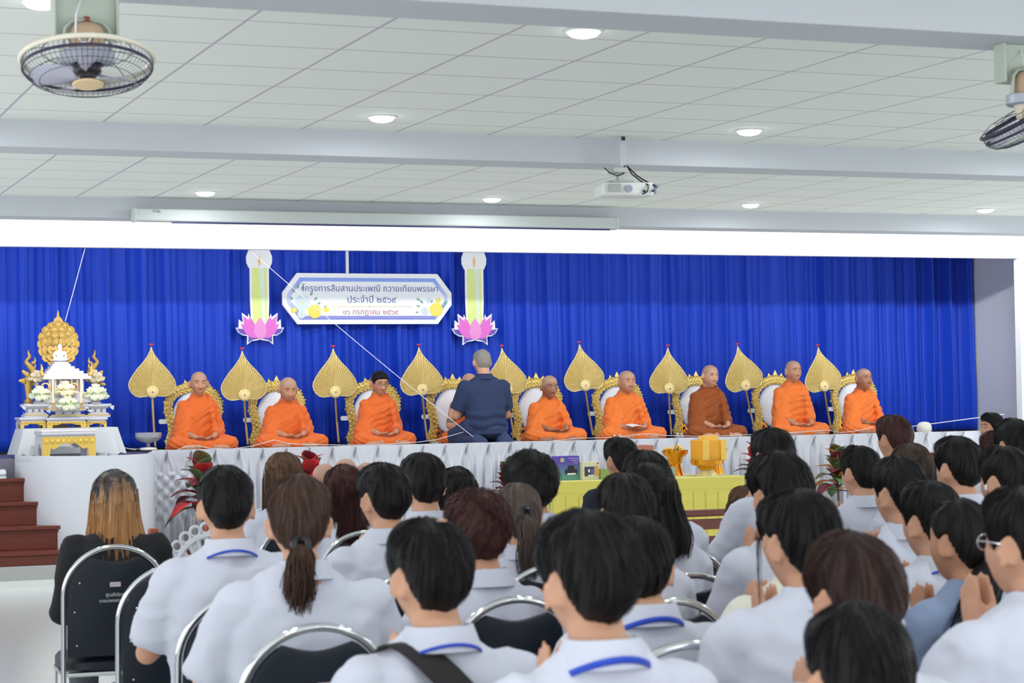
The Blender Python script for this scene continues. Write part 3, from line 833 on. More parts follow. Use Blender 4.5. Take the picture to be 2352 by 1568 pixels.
# stepped white pedestals standing on them
def pedestal(px, ptop, pbot, wtop, label, slots=True):
    q = at_y(px, pbot, YB + .06); qt = at_y(px, ptop, YB + .06); h = float(qt[2] - q[2]); w = wtop * PXM
    t = thing('altar_pedestal', label, 'pedestal', (float(q[0]), YB + .06, float(q[2])), 0, 'white altar pedestals')
    MB().box((0, 0, h * .10), (w * .92, .22, h * .2)).box((0, 0, h * .27), (w * .8, .20, h * .14)).box((0, 0, h * .5), (w * .62, .18, h * .34)).box((0, 0, h * .72), (w * .8, .2, h * .12)).box((0, 0, h * .89), (w, .24, h * .22)).build('body', ALTAR_WHITE, t, smooth=False, bevel=.006)
    for s in (-1, 1):
        MB().prism([(-.02, 0), (.03, 0), (.022, -h * .34), (0, -h * .22)], .02).xf(Matrix.Translation((s * w * .5 - .005, -.12, h * .86))).build('corner_leaf', ALTAR_WHITE, t, smooth=False)
        MB().box((s * w * .12, -.092, h * .5), (.016, .01, h * .2)).build('slot', ALTAR_GREY, t, smooth=False)
    MB().box((0, -.112, h * .2), (w * .9, .006, .008)).build('gold_line', ALTAR_GOLD, t, smooth=False)
    return t, float(qt[2])
_, z1 = pedestal(80, 927, 958, 58, 'white stepped pedestal on the left gilded altar table')
_, z2 = pedestal(222, 927, 958, 58, 'white stepped pedestal on the right gilded altar table')
_, z3 = pedestal(153, 938, 958, 92, 'wide low white pedestal on the centre gilded altar stand')
# columned pavilion with tiered roof
def AX(px, py, y=YB + .08):
    q = at_y(px, py, y); return float(q[0]), float(q[2])
q = AX(150, 940); qt = AX(138, 848)
t = thing('altar_pavilion', 'white columned altar pavilion with a tiered roof under the statue', 'shrine', (q[0], YB + .08, q[1]))
H = qt[1] - q[1]
MB().box((0, 0, .03), (.38, .24, .06)).box((0, 0, .085), (.44, .26, .05)).box((0, 0, .135), (.36, .22, .05)).build('base', ALTAR_WHITE, t, smooth=False, bevel=.005)
for k in range(7):
    MB().lathe([(.016, .16), (.011, .18), (.011, H - .10), (.016, H - .08)], 10, (-.15 + .05 * k, -.07, 0)).build('column', ALTAR_WHITE, t)
MB().box((0, .05, (.16 + H - .08) / 2), (.30, .05, H - .24)).build('rear_wall', ALTAR_WHITE, t, smooth=False)
rf = MB(); dx = qt[0] - q[0]
for k, (w, z) in enumerate(((.44, -.08), (.40, -.055), (.34, -.03), (.28, -.008), (.22, .014), (.17, .036), (.13, .055))):
    rf.box((dx * min(1, k / 5), 0, H + z), (w, .28 - .02 * k, .026))
rf.build('tiered_roof', ALTAR_WHITE, t, smooth=False, bevel=.004)
for s in (-1, 1):
    MB().tube([(s * .21, -.1, H - .06), (s * .235, -.1, H - .03), (s * .225, -.1, H + .01), (s * .235, -.1, H + .05)], [.02, .017, .012, .003], 8).build('eave_finial', GOLD_DULL, t)
# statue
zs = q[1] + H + .07
sb = MB().ball((0, 0, .018), (.062, .045, .022)).ball((.035, -.02, .022), (.035, .025, .018)).ball((-.035, -.02, .022), (.035, .025, .018))
sb.oval_loft([(0, 0, .02, .036, .026), (0, 0, .06, .032, .022), (0, 0, .085, .044, .024), (0, 0, .098, .036, .02), (0, 0, .106, .014, .014)], 16)
for s in (-1, 1):
    sb.limb([(s * .046, 0, .088), (s * .056, -.008, .05), (s * .025, -.037, .03)], [.012, .011, .009], 8)
sb.limb([(0, 0, .10), (0, 0, .125)], [.012, .012], 8).ball((0, 0, .138), (.021, .023, .026)).ball((0, .004, .163), (.012, .012, .012))
me = remesh(sb, .004, 1, 'seated_statue')
o = obj('seated_statue', me, BUDDHA, loc=(q[0] + dx, YB + .08, zs)); tag(o, 'small white seated statue on the pavilion roof before the gold backdrop', 'statue')
MB().lathe([(.008, .168), (.005, .188), (.001, .205)], 10).build('flame_finial', GOLD_DULL, o)
# pierced gold backdrop
YH = YB + .34
c = at_y(134, 790, YH); qb = at_y(134, 965, YH)
t = thing('gold_backdrop', 'oval gold backdrop of pierced leaves behind the seated statue', 'decoration', (float(c[0]), YH, float(c[2])))
random.seed(11)
def leafshape(r):
    pts = []
    for k in range(18):
        a = 2 * PI * k / 18; rr = r * (1 - .25 * math.cos(a)) * (.85 + .15 * abs(math.sin(a)))
        pts.append((rr * math.sin(a), -rr * math.cos(a) * .95))
    return pts
RX, RZ = 46 * PXM, 54 * PXM
lv = MB(); cnt = 0
for ring, k, r in ((.92, 16, .045), (.70, 11, .050), (.44, 7, .050), (.16, 3, .048)):
    for i in range(k):
        a = 2 * PI * (i + .5 * (ring < .8)) / k
        x, z = RX * ring * .92 * math.sin(a), RZ * ring * .9 * math.cos(a)
        if abs(x) < .03 and z > RZ * .3 and ring < .75: continue
        M = Matrix.Translation((x, -.01 * (1.2 - ring) + .006 * (i % 2), z)) @ Matrix.Rotation(a + (0 if ring > .8 else .25), 4, 'Y') @ Matrix.Rotation(math.radians(14), 4, 'X')
        lv.prism(leafshape(r * .86), .010, M)
        lv.ball(M @ Vector((0, .002, 0)), (r * .5, .008, r * .6), 6, 10)
lv.build('leaves', GOLD_DULL, t, angle=30)
br = MB()
for a in (-1.1, -.7, -.35, 0, .35, .7, 1.1):
    br.tube([(0, .012, -RZ), (.4 * RX * math.sin(a), .014, -.2 * RZ), (RX * .9 * math.sin(a), .016, RZ * .9 * math.cos(a))], [.018, .012, .006], 6)
br.tube([(0, .012, az + .013 - float(c[2])), (0, .012, -RZ * .8)], .022, 8); br.box((0, .012, az + .024 - float(c[2])), (.2, .1, .022))
br.build('branches', GOLD_DULL, t)
MB().prism([(-.05, 0), (.05, 0), (.035, .04), (.012, .06), (.006, .10), (0, .125), (-.008, .10), (-.012, .06), (-.035, .04)], .014).xf(Matrix.Translation((0, -.004, RZ * .90))).build('tip_flame', GOLD_DULL, t, angle=30)
# gold flame finials on vases
def flame_vase(px, label, mir):
    b0 = AX(px, 927, YB + .2); tp = AX(px, 803, YB + .2); h = tp[1] - b0[1]
    t = thing('flame_finial_stand', label, 'decoration', (b0[0], YB + .2, b0[1]), 0, 'gold flame finials of the altar')
    MB().lathe([(.04, 0), (.045, .02), (.022, .05), (.03, .10), (.045, h * .42), (.05, h * .48), (.03, h * .5)], 16).build('vase', GOLD_DULL, t)
    s = mir
    z = h * .45
    q = spl([(0, 0, z, .045), (s * .045, 0, z + .06, .060), (s * .012, 0, z + .12, .052), (-s * .020, 0, z + .165, .032), (s * .010, 0, z + .21, .028), (0, 0, z + .25, .016), (s * .004, 0, h, .003)], 6)
    MB().tube([p_[:3] for p_ in q], [max(.002, p_[3]) for p_ in q], 12, flat=.55).build('flame', GOLD_DULL, t)
    for k in range(3):
        MB().tube([p_[:3] for p_ in spl([(s * .03, -.01, z + .05 + .05 * k), (s * .06, -.015, z + .07 + .05 * k), (s * .055, -.01, z + .11 + .05 * k)], 4)], [.014, .014, .013, .012, .010, .008, .006, .004, .002], 8).build('flame_curl', GOLD_DULL, t)
    lf = MB()
    for k in range(8):
        a = -.2 + PI * (k / 7) * 1.1
        lf.ball((.06 * math.cos(a), -.035, h * .38 + .03 * (k % 3) + .045 * math.sin(a)), (.018, .008, .036), 6, 8, Matrix.Rotation(PI / 2 - a, 3, 'Y'))
    lf.build('gold_leaves', GOLD_DULL, t)
flame_vase(66, 'gold curled flame finial on a vase at the left of the altar', 1)
flame_vase(219, 'gold curled flame finial on a vase at the right of the altar', -1)
# lotus bouquets
def bouquet(px, py, wpx, zbase, label, m, y, seed):
    q = AX(px, py, y); w = wpx * PXM / 2; random.seed(seed)
    zb = q[1] - w * .85 if zbase is None else zbase
    t = thing('lotus_bouquet', label, 'flowers', (q[0], y, zb), 0, 'lotus bouquets of the altar')
    H = q[1] - zb
    MB().lathe([(w * .42, 0), (w * .46, .01), (w * .2, .03), (w * .25, max(.04, H - w * .5)), (w * .6, max(.06, H - w * .25))], 16).build('bowl', ALTAR_WHITE, t)
    spots = [(-.62, -.1, .15), (-.2, -.45, .0), (.25, -.45, .05), (.65, -.1, .1), (-.4, -.25, .55), (.05, -.3, .5), (.42, -.2, .55), (0, 0, .85), (-.55, .2, .3), (.55, .2, .3)]
    for (x, yy, z) in spots:
        b = MB(); R0 = w * .33
        for ring, kk, op in ((0, 5, .35), (1, 6, .7)):
            for k in range(kk):
                a = 2 * PI * k / kk + ring * .5
                M = Matrix.Rotation(a, 4, 'Z') @ Matrix.Translation((R0 * .38 * (1 + ring * .5), 0, R0 * .1)) @ Matrix.Rotation(op * .7, 4, 'Y')
                b.ball(M @ Vector((0, 0, R0 * .35)), (R0 * .22, R0 * .42, R0 * .72), 6, 8, M.to_3x3())
        b.ball((0, 0, R0 * .3), (R0 * .45, R0 * .45, R0 * .6), 6, 8)
        tilt = Matrix.Translation((x * w, yy * w, H + z * w - w * .35)) @ Matrix.Rotation(x * .7, 4, 'Y') @ Matrix.Rotation(-yy * 1.3 + .25, 4, 'X')
        b.xf(tilt).build('lotus_bud', m, t)
    lf = MB()
    for k in range(16):
        a = 2 * PI * k / 16 + random.random() * .3; r = w * (.7 + .35 * random.random())
        p0 = Vector((0, 0, H - w * .5)); p1 = Vector((r * .7 * math.cos(a), r * .5 * math.sin(a), H - w * .1 + w * .3 * random.random())); p2 = Vector((r * 1.15 * math.cos(a), r * .8 * math.sin(a), H + w * (random.random() * .7 - .2)))
        lf.tube([p0, p1, p1.lerp(p2, .5), p2], [w * .03, w * .12, w * .09, w * .01], 6, flat=.25)
    lf.build('leaves', LEAF_L, t)
bouquet(92, 908, 50, z1, 'white lotus bouquet on the left white pedestal', LOTUS_W, YB - .02, 1)
bouquet(220, 906, 56, z2, 'white lotus bouquet on the right white pedestal', LOTUS_W, YB - .02, 2)
bouquet(155, 930, 50, z3, 'white lotus bouquet low at the centre of the altar', LOTUS_W, YB - .12, 3)
bouquet(150, 897, 50, z3, 'cream lotus bouquet between the two altar candles', LOTUS_P, YB - .05, 4)
bouquet(85, 868, 40, z1, 'cream lotus bouquet below the left flame finial', LOTUS_P, YB + .12, 5)
bouquet(216, 868, 44, z2, 'cream lotus bouquet below the right flame finial', LOTUS_P, YB + .12, 6)
WAX = mat('cream_wax', rgb(236, 226, 190), .5, sss=.1)
def altar_candle(px, label):
    b0 = AX(px, 940, YB - .17); tp = AX(px, 868, YB - .17); h = tp[1] - b0[1]
    t = thing('altar_candle', label, 'candle', (b0[0], YB - .17, b0[1]), 0, 'lit altar candles')
    MB().lathe([(.03, 0), (.03, .008), (.008, .015), (.010, .05), (.02, .055), (.012, .06)], 14).build('holder', GOLD_DULL, t)
    MB().lathe([(.0095, .05), (.0095, h), (.003, h + .002)], 12).build('wax', WAX, t)
    MB().lathe([(.002, h), (.009, h + .012), (.006, h + .03), (.0005, h + .045)], 10).build('flame', FLAME, t)
    l = bpy.data.lights.new('candle_glow', 'POINT'); l.energy = 1.2; l.color = (1, .72, .4); l.shadow_soft_size = .02
    lo = bpy.data.objects.new('candle_glow', l); COL.objects.link(lo); lo.location = (b0[0], YB - .19, tp[1] + .03)
    g = thing('gold_ring_stand', 'gold ring ornament just left of the ' + ('left' if px < 150 else 'right') + ' altar candle', 'decoration', (b0[0] - .045, YB - .02, b0[1]), 0, 'gold ring ornaments')
    MB().torus((0, 0, h * .72), .034, .009, 24, 8, Matrix.Rotation(PI / 2, 3, 'X')).build('ring', mat('rose_gold', rgb(232, 170, 116), .3, .7), g)
    MB().lathe([(.025, 0), (.022, .01), (.007, .02), (.007, h * .72 - .03), (.012, h * .72 - .025)], 12).build('stem', GOLD_DULL, g)
altar_candle(122, 'lit cream altar candle left of the centre lotus bouquets')
altar_candle(187, 'lit cream altar candle right of the centre lotus bouquets')
for i, (px, s) in enumerate(((236, 26), (260, 22))):
    q = at_y(px, 1048, 18.75); r = s * PXM / 2
    o = MB().lathe([(r * .5, 0), (r * .55, .006), (r * .95, r * .7), (r, r * 1.0), (r * .94, r * 1.0), (r * .85, r * .6), (0, .014)], 20).build('white_bowl', ALTAR_WHITE, loc=(float(q[0]), 18.75, float(at_y(px, 1052, 18.75)[2])))
    tag(o, ('larger' if i == 0 else 'smaller') + ' white offering bowl on the floor beside the gilded stool', 'bowl', 'white offering bowls')
# folded white cloths on the top step
for i in range(2):
    def fold(u, v, i=i):
        x = 2.05 + u * .50; y = 18.72 + v * .26
        return (x, y, .91 + .035 * i + .03 * (1 - abs(2 * v - 1) ** 3) + .012 * nz(x * 6, y * 9, i))
    mb = MB().grid(fold, 24, 14); o = mb.build('folded_cloth', mat('white_towel', rgb(216, 226, 226), .9, bump=.3, bscale=80)); s = o.modifiers.new('s', 'SOLIDIFY'); s.thickness = .03
    tag(o, ('upper' if i else 'lower') + ' folded white cloth on the top wooden step by the stage bulge', 'cloth', 'folded white cloths')

# ------------------------------------------------------------------ crystal bowl
GLASS = mat('cut_glass', (.93, .95, .97, 1), .08, trans=.75, bump=.6, bscale=30, ior=1.35)
q = at_y(341, 1034, 19.15); t = thing('crystal_bowl', 'footed cut glass bowl on the stage edge by the leftmost monk', 'bowl', (float(q[0]), 19.15, 1.11))
MB().lathe([(.075, 0), (.08, .01), (.075, .022), (.02, .03)], 28).build('foot', mat('cream_glass', rgb(232, 232, 214), .3), t)
MB().lathe([(.02, .026), (.012, .04), (.018, .052), (.012, .06), (.03, .07), (.09, .085), (.118, .115), (.122, .16), (.116, .162), (.11, .12), (.08, .094), (0, .08)], 32).build('bowl', GLASS, t)

# ------------------------------------------------------------------ ceremonial leaf fans
TIP_RED = mat('red_tassel', rgb(214, 52, 66), .6); POLE_TAN = mat('pale_bamboo', rgb(214, 176, 112), .45)
def leaf_r(a):
    """bodhi leaf outline, a measured from straight up"""
    a = abs(a)
    tip = .452 * math.exp(-(a / .20) ** 1.15) * .42
    body = .262 + .018 * math.cos(2 * (a - 1.3)) - .12 * sstep(2.35, PI, a) - .095 * math.exp(-((a - PI) / .30) ** 2)
    return max(body + tip, .04)
# explicit half outline (x, z), hub at the origin
HALF = [(0, .440), (.010, .40), (.034, .355), (.079, .295), (.143, .226), (.194, .157), (.222, .11), (.230, .075), (.222, .03), (.202, -.005), (.165, -.035), (.125, -.046), (.085, -.043), (.05, -.04), (0, -.04)]
def leaf_outline(n):
    hp = [Vector((x, z)) for x, z in HALF]; out = [hp[0]]
    for k in range(1, n - 1):                                    # equal angles seen from the hub
        a = PI * k / (n - 1); d = Vector((math.sin(a), math.cos(a))); best = None
        for p, q in zip(hp, hp[1:]):
            e = q - p; den = d.x * e.y - d.y * e.x
            if abs(den) < 1e-9: continue
            r = (p.x * e.y - p.y * e.x) / den; s = (p.x * d.y - p.y * d.x) / den
            if r > 0 and -1e-6 <= s <= 1 + 1e-6: best = r if best is None else max(best, r)
        out.append(d * best)
    return out + [hp[-1]]
def make_leaf_fan():
    t = thing('ceremonial_leaf_fan', '', 'fan', group='gold leaf fans on poles')
    ho = leaf_outline(35); full = [(p.x, p.y) for p in ho] + [(-p.x, p.y) for p in ho[-2:0:-1]]
    n = len(full); vs = []; fs = []; K = 6
    for k in range(2 * n):                                   # radial pleats
        i = k // 2; a = full[i]; b2 = full[(i + 1) % n]
        p = a if k % 2 == 0 else ((a[0] + b2[0]) / 2, (a[1] + b2[1]) / 2)
        for j in range(K + 1):
            s = .10 + .90 * j / K
            rr = math.hypot(p[0], p[1]) * s; off = (1 if k % 2 else -1) * min(.0115, rr * PI / 34 * .5) + .004 * nz(p[0] * 30, p[1] * 30, j)
            vs.append((p[0] * s, off, p[1] * s))
    for k in range(2 * n):
        for j in range(K):
            a = k * (K + 1) + j; b2 = ((k + 1) % (2 * n)) * (K + 1) + j
            fs.append((a, b2, b2 + 1, a + 1))
    o = MB().add(vs, fs).build('leaf', GOLD_PALE, t, smooth=False); s = o.modifiers.new('s', 'SOLIDIFY'); s.thickness = .003
    rm = [(x, 0, z) for x, z in HALF] + [(-x, 0, z) for x, z in HALF[-2:0:-1]]; rim = rm + [rm[0]]
    MB().tube(rim, .0055, 6).build('rim', GOLD_PALE, t)
    M = Matrix.Translation((0, -.008, 0)) @ Matrix.Rotation(PI / 2, 4, 'X')
    MB().lathe([(.060, -.006), (.060, .004), (.052, .010), (.03, .012), (0, .014)], 32).xf(M).build('hub', GOLD_PALE, t)
    dots = MB()
    for k in range(16):
        a = 2 * PI * k / 16; dots.ball((.048 * math.cos(a), -.020, .048 * math.sin(a)), .006, 5, 6)
    dots.build('hub_beads', GOLD_PALE, t)
    MB().ball((0, -.024, 0), (.008, .005, .008), 6, 8).build('hub_jewel', TIP_RED, t)
    MB().ball((0, 0, .462), (.013, .010, .012), 6, 8).ball((-.014, 0, .466), (.01, .008, .008), 6, 8).ball((.014, 0, .466), (.01, .008, .008), 6, 8).build('tip_tassel', TIP_RED, t)
    return t
fan_proto = make_leaf_fan()
FANS = [((347, 795), (350, 900), 'gold leaf fan furthest left, beside the crystal bowl'),
        ((556, 805), (561, 907), 'gold leaf fan left of the bald monk who holds the cord with one bare forearm'),
        ((765, 797), (770, 900), 'gold leaf fan left of the dark-haired young monk with glasses'),
        ((962, 797), (970, 895), 'gold leaf fan crossed by the slanting white cord'),
        ((1152, 795), (1165, 895), 'gold leaf fan half hidden by the kneeling man in navy'),
        ((1331, 792), (1344, 885), 'gold leaf fan left of the stout monk reading a paper'),
        ((1534, 805), (1537, 892), 'gold leaf fan left of the monk in the brown robe'),
        ((1695, 799), (1712, 885), 'gold leaf fan between the brown-robed monk and the tallest monk'),
        ((1879, 797), (1893, 887), 'gold leaf fan furthest right, beside the last monk')]
FY = 20.22
for i, (tp, hb, lb) in enumerate(FANS):
    h = at_y(*hb, FY); tt = at_y(*tp, FY)
    f = fan_proto if i == 0 else copy_tree(fan_proto)
    f['label'] = lb; f.location = (float(h[0]), FY, float(h[2]))
    lean = math.atan2(float(tt[0] - h[0]), float(tt[2] - h[2]))
    f.rotation_euler = (0, lean, 0)
    L = float(h[2]) - STAGE_Z
    dxp = 0.02
    MB().tube([(0, .012, -.04), (dxp * .3, .015, -.3), (dxp, .02, -L + .012)], .0105, 8).build('pole', POLE_TAN, f)
    MB().lathe([(.05, 0), (.05, .012), (.018, .02), (.016, .06)], 16, (dxp, .02, -L)).build('base', PLASTIC_DARK, f)

# ------------------------------------------------------------------ gilded seat backs
PAD_WHITE = mat('white_leather_pad', rgb(236, 236, 240), .45)
def make_throne():
    t = thing('monk_throne', '', 'chair', group='gilded monk seats')
    path = []
    ctrl = [(-.27, .02), (-.29, .10), (-.25, .20), (-.265, .30), (-.30, .40), (-.30, .48), (-.26, .55), (-.18, .60), (-.08, .63), (0, .64)]
    full = ctrl + [(-x, z) for x, z in ctrl[-2::-1]]
    P = [Vector((x, 0, z)) for x, z in full]
    MB().tube(P, [.052] * len(P), 12, flat=.55).build('back_frame', GOLD, t)
    so_ = MB(); random.seed(5)
    for i in range(len(P) - 1):                                  # carved scrolls along the frame
        for s in (0.0, .5):
            c = P[i].lerp(P[i + 1], s); so_.torus((c.x, -.024, c.z), .026, .009, 12, 6, Matrix.Rotation(PI / 2, 3, 'X'))
            tn = (P[i + 1] - P[i]).normalized()
            for w_ in (-1, 1):
                so_.ball((c.x - w_ * tn.z * .042 + tn.x * .02, -.018, c.z + w_ * tn.x * .042 + tn.z * .02), (.013, .011, .013), 6, 8)
            so_.ball((c.x, -.028, c.z), (.012, .012, .012), 6, 8)
    so_.build('carved_scrolls', GOLD, t)
    lf = MB()
    for i in range(1, len(P) - 1):
        tn = (P[i + 1] - P[i - 1]).normalized(); outw = Vector((-tn.z, 0, tn.x))
        a = math.atan2(outw.x, outw.z)
        big = 1.15 if i in (8, 10) else (1.6 if i == 9 else .8)
        lf.prism([(-.022 * big, 0), (.022 * big, 0), (.016 * big, .02 * big), (0, .046 * big), (-.016 * big, .02 * big)], .014, Matrix.Translation(P[i] + outw * .03 + Vector((0, -.006, 0))) @ Matrix.Rotation(a, 4, 'Y'))
    lf.build('flame_leaves', GOLD, t, angle=25)
    pad = []
    for k in range(8):                                           # padded oval
        a = PI / 2 * k / 7; pad.append((math.cos(a), -.055 * math.sin(a)))
    rings = []
    for s, y in pad:
        rings.append([(.248 * max(s, .02) * math.cos(b) * (1 - .18 * math.sin(b)) * (1 if math.sin(b) > 0 else .92), .02 + y, .36 + .245 * max(s, .02) * math.sin(b)) for b in [2 * PI * j / 32 for j in range(32)]])
    MB().loft([[(x, .03, z) for x, _, z in rings[0]]] + rings).build('back_pad', PAD_WHITE, t)
    for s in (-1, 1):                                            # pierced leaf carving below the pad
        lo = MB()
        for (x, z, r) in ((.19, .12, .05), (.24, .16, .045), (.15, .08, .05), (.25, .08, .045), (.20, .05, .045)):
            lo.torus((s * x, -.01, z), r * .6, .012, 14, 6, Matrix.Rotation(PI / 2, 3, 'X'))
            for q in range(5):
                a = 2 * PI * q / 5; lo.ball((s * x + r * .75 * math.cos(a), -.012, z + r * .75 * math.sin(a)), (.012, .010, .018), 5, 6)
        lo.build('lower_carving', GOLD_ORANGE, t)
    MB().box((0, .03, .03), (.56, .05, .06)).build('foot_rail', GOLD, t, smooth=False, bevel=.01)
    MB().box((0, -.19, .02), (.58, .40, .04)).build('seat', PAD_WHITE, t, smooth=False, bevel=.015)
    MB().box((-.32, .0, .30), (.16, .016, .045)).ball((-.39, 0, .30), (.024, .009, .024), 8, 12).build('fan_bracket', PLASTIC_WHITE, t, smooth=False)
    return t
throne_proto = make_throne()
THX = [433, 625, 846, 1030, 1222, 1408, 1590, 1772, 1952]
TH_LB = ['gilded seat back behind the leftmost monk', 'gilded seat back behind the bald monk holding the cord', 'gilded seat back behind the young monk with glasses',
         'gilded seat back with its white pad showing beside the kneeling man', 'gilded seat back behind the monk with silver glasses', 'gilded seat back behind the stout monk with a paper',
         'gilded seat back behind the monk in brown', 'gilded seat back behind the tallest upright monk', 'gilded seat back behind the rightmost monk']
for i, pxx in enumerate(THX):
    q = at_y(pxx, 890, 20.33)
    o = throne_proto if i == 0 else copy_tree(throne_proto)
    o.scale = (.84, 1, 1); o['label'] = TH_LB[i]; o.location = (float(q[0]) + .045, 20.33, STAGE_Z)

# ------------------------------------------------------------------ small things on the stage edge
q = at_y(2123, 993, 19.2)
o = MB().lathe([(.078, 0), (.082, .03), (.080, .06), (.066, .092), (.04, .108), (0, .113)], 28).build('white_dome', mat('cream_dome', rgb(214, 216, 204), .5), loc=(float(q[0]), 19.2, 1.105))
tag(o, 'cream white rounded dome lid on the stage edge near the right wall', 'lid')
for i, px in enumerate((1411, 1424, 1556, 1566, 2096, 1757)):
    q = at_y(px, 1000, 19.3)
    t = thing('water_bottle', ('clear water bottle %s' % ['left of the pair by the sixth fan pole', 'right of the pair by the sixth fan pole', 'left of the pair by the brown-robed monk', 'right of the pair by the brown-robed monk', 'beside the white dome', 'by the knee of the brown-robed monk'][i]), 'bottle', (float(q[0]), 19.3, STAGE_Z), 0, 'small water bottles on the stage')
    MB().lathe([(.02, 0), (.022, .01), (.022, .06), (.009, .075), (.009, .08)], 14).build('bottle', mat('clear_plastic', (.9, .94, .96, 1), .1, trans=.7), t)
    MB().lathe([(.010, .078), (.010, .094), (0, .095)], 12).build('cap', PLASTIC_WHITE, t)

# ------------------------------------------------------------------ potted crotons below the stage
CRO = [mat('croton_red', rgb(206, 52, 58), .45, vary=.25, vscale=9), mat('croton_maroon', rgb(112, 34, 46), .45, vary=.3, vscale=9), mat('croton_olive', rgb(104, 96, 62), .5, vary=.3, vscale=9), mat('croton_green', rgb(86, 128, 84), .5, vary=.2, vscale=9), mat('croton_orange', rgb(222, 150, 52), .5, vary=.25, vscale=9)]
def plant(px, ptop, wpx, y, label, seed, cols):
    q = at_y(px, ptop, y); random.seed(seed); d = float(np.linalg.norm(at_y(px, ptop, y) - CAM)); w = wpx * d / F_PX / 2; H = float(q[2])
    t = thing('potted_croton', label, 'plant', (float(q[0]), y, 0), random.random(), 'potted crotons below the stage')
    MB().lathe([(.10, 0), (.15, .22), (.165, .25), (.16, .26), (.14, .25), (0, .24)], 20).build('pot', TERRACOTTA, t)
    MB().tube([(0, 0, .24), (.01, 0, H * .5), (0, .01, H - .12)], .014, 8).build('stem', mat('plant_stem', rgb(110, 104, 70), .7), t)
    fo = MB(); idx = []
    for k in range(26):
        a = 2.4 * k + random.random() * .5; zc = H * .55 + (H * .33) * (k / 26) + .02 * random.random()
        up = -.35 + 1.6 * (k / 26); L = w * (1.25 + .3 * random.random()) * (1 - .25 * (k / 26)); wd = w * .36
        dr = Vector((math.cos(a) * math.cos(up), math.sin(a) * math.cos(up), math.sin(up))); side = dr.cross(Vector((0, 0, 1))).normalized(); nrm = side.cross(dr)
        base = Vector((0, 0, zc)); vs = []
        for i in range(8):
            s = i / 7; wl = wd * math.sin(PI * min(1, s * .93 + .05)) ** .8; c = base + dr * (L * s) + nrm * (.16 * L * math.sin(PI * s)) - Vector((0, 0, .18 * L * s * s))
            vs += [c - side * wl + nrm * (.12 * wl), c - nrm * (.10 * wl), c + side * wl + nrm * (.12 * wl)]
        fs = []
        for i in range(7):
            for j in (0, 1):
                fs.append((3 * i + j, 3 * i + j + 1, 3 * i + j + 4, 3 * i + j + 3))
        fo.add(vs, fs); idx += [k % len(cols)] * len(fs)
    o = fo.build('foliage', cols, t); s_ = o.modifiers.new('s', 'SOLIDIFY'); s_.thickness = .0015
    o.data.polygons.foreach_set('material_index', idx)
plant(464, 1054, 122, 18.55, 'red-leaved croton plant right of the white stage bulge', 4, [CRO[1], CRO[2], CRO[0], CRO[1], CRO[0], CRO[3]])
plant(712, 1046, 110, 18.55, 'bright red croton plant behind the long-haired woman of the front row', 9, [CRO[0], CRO[1], CRO[2], CRO[0]])
plant(1160, 1062, 70, 18.55, 'maroon croton plant behind the curly-haired student', 14, [CRO[1], CRO[2], CRO[1]])
plant(1735, 1020, 90, 18.55, 'maroon croton plant at the right end of the yellow table', 23, [CRO[1], CRO[0], CRO[2]])
plant(1922, 1030, 100, 18.55, 'dark croton plant with orange leaves beside the short-haired student', 31, [CRO[1], CRO[2], CRO[4], CRO[3]])
plant(2150, 1040, 70, 18.55, 'red croton plant partly hidden behind heads near the right wall', 37, [CRO[0], CRO[1]])

# ------------------------------------------------------------------ offering table
YT0, YT1, ZT = 16.95, 17.65, .80
tx0, tx1 = float(at_y(1262, 1095, YT0)[0]), float(at_y(1708, 1090, YT0)[0])
t = thing('offering_table', 'long yellow skirted table with offerings before the stage', 'table', ((tx0 + tx1) / 2, YT0, 0))
TW = (tx1 - tx0) / 2
YEL = mat('yellow_tablecloth', rgb(226, 214, 104), .75, bump=.1, bscale=200, sheen=.1)
YEL_TOP = mat('pale_yellow_cloth', rgb(224, 220, 146), .75)
MB().box((0, .35, ZT - .012), (2 * TW, .70, .024)).build('table_top', YEL_TOP, t, smooth=False, bevel=.008)
MB().box((0, -.004, ZT - .075), (2 * TW + .01, .012, .14)).build('band', YEL, t, smooth=False, bevel=.003)
def ys(u, v):
    x = -TW + 2 * TW * u; k = abs(((x / .125) % 1.0) - .5)
    return (x, -.004 - .020 * sstep(.0, .10, k) * (1 - .55 * k) * (.55 + .45 * (1 - v)) - .008 * nz(x * 4, v * 2), .03 + v * (ZT - .14))
o = MB().grid(ys, 520, 6).build('pleated_skirt', YEL, t, angle=25); o.modifiers.new('s', 'SOLIDIFY').thickness = .003
for s in (-1, 1):
    def ye(u, v, s=s):
        y = .70 * u; return (s * (TW + .004 + .012 * math.sin(y * 40)), y, .03 + v * (ZT - .05))
    o = MB().grid(ye, 40, 4).build('end_drape', YEL, t); o.modifiers.new('s', 'SOLIDIFY').thickness = .003
for sx_ in (-1, 1):
    for yy in (.06, .64):
        MB().box((sx_ * (TW - .08), yy, (ZT - .02) / 2), (.04, .04, ZT - .02)).build('leg', CHROME, t, smooth=False)
def on_table(px, y):
    q = at_y(px, 1085, y); return float(q[0])
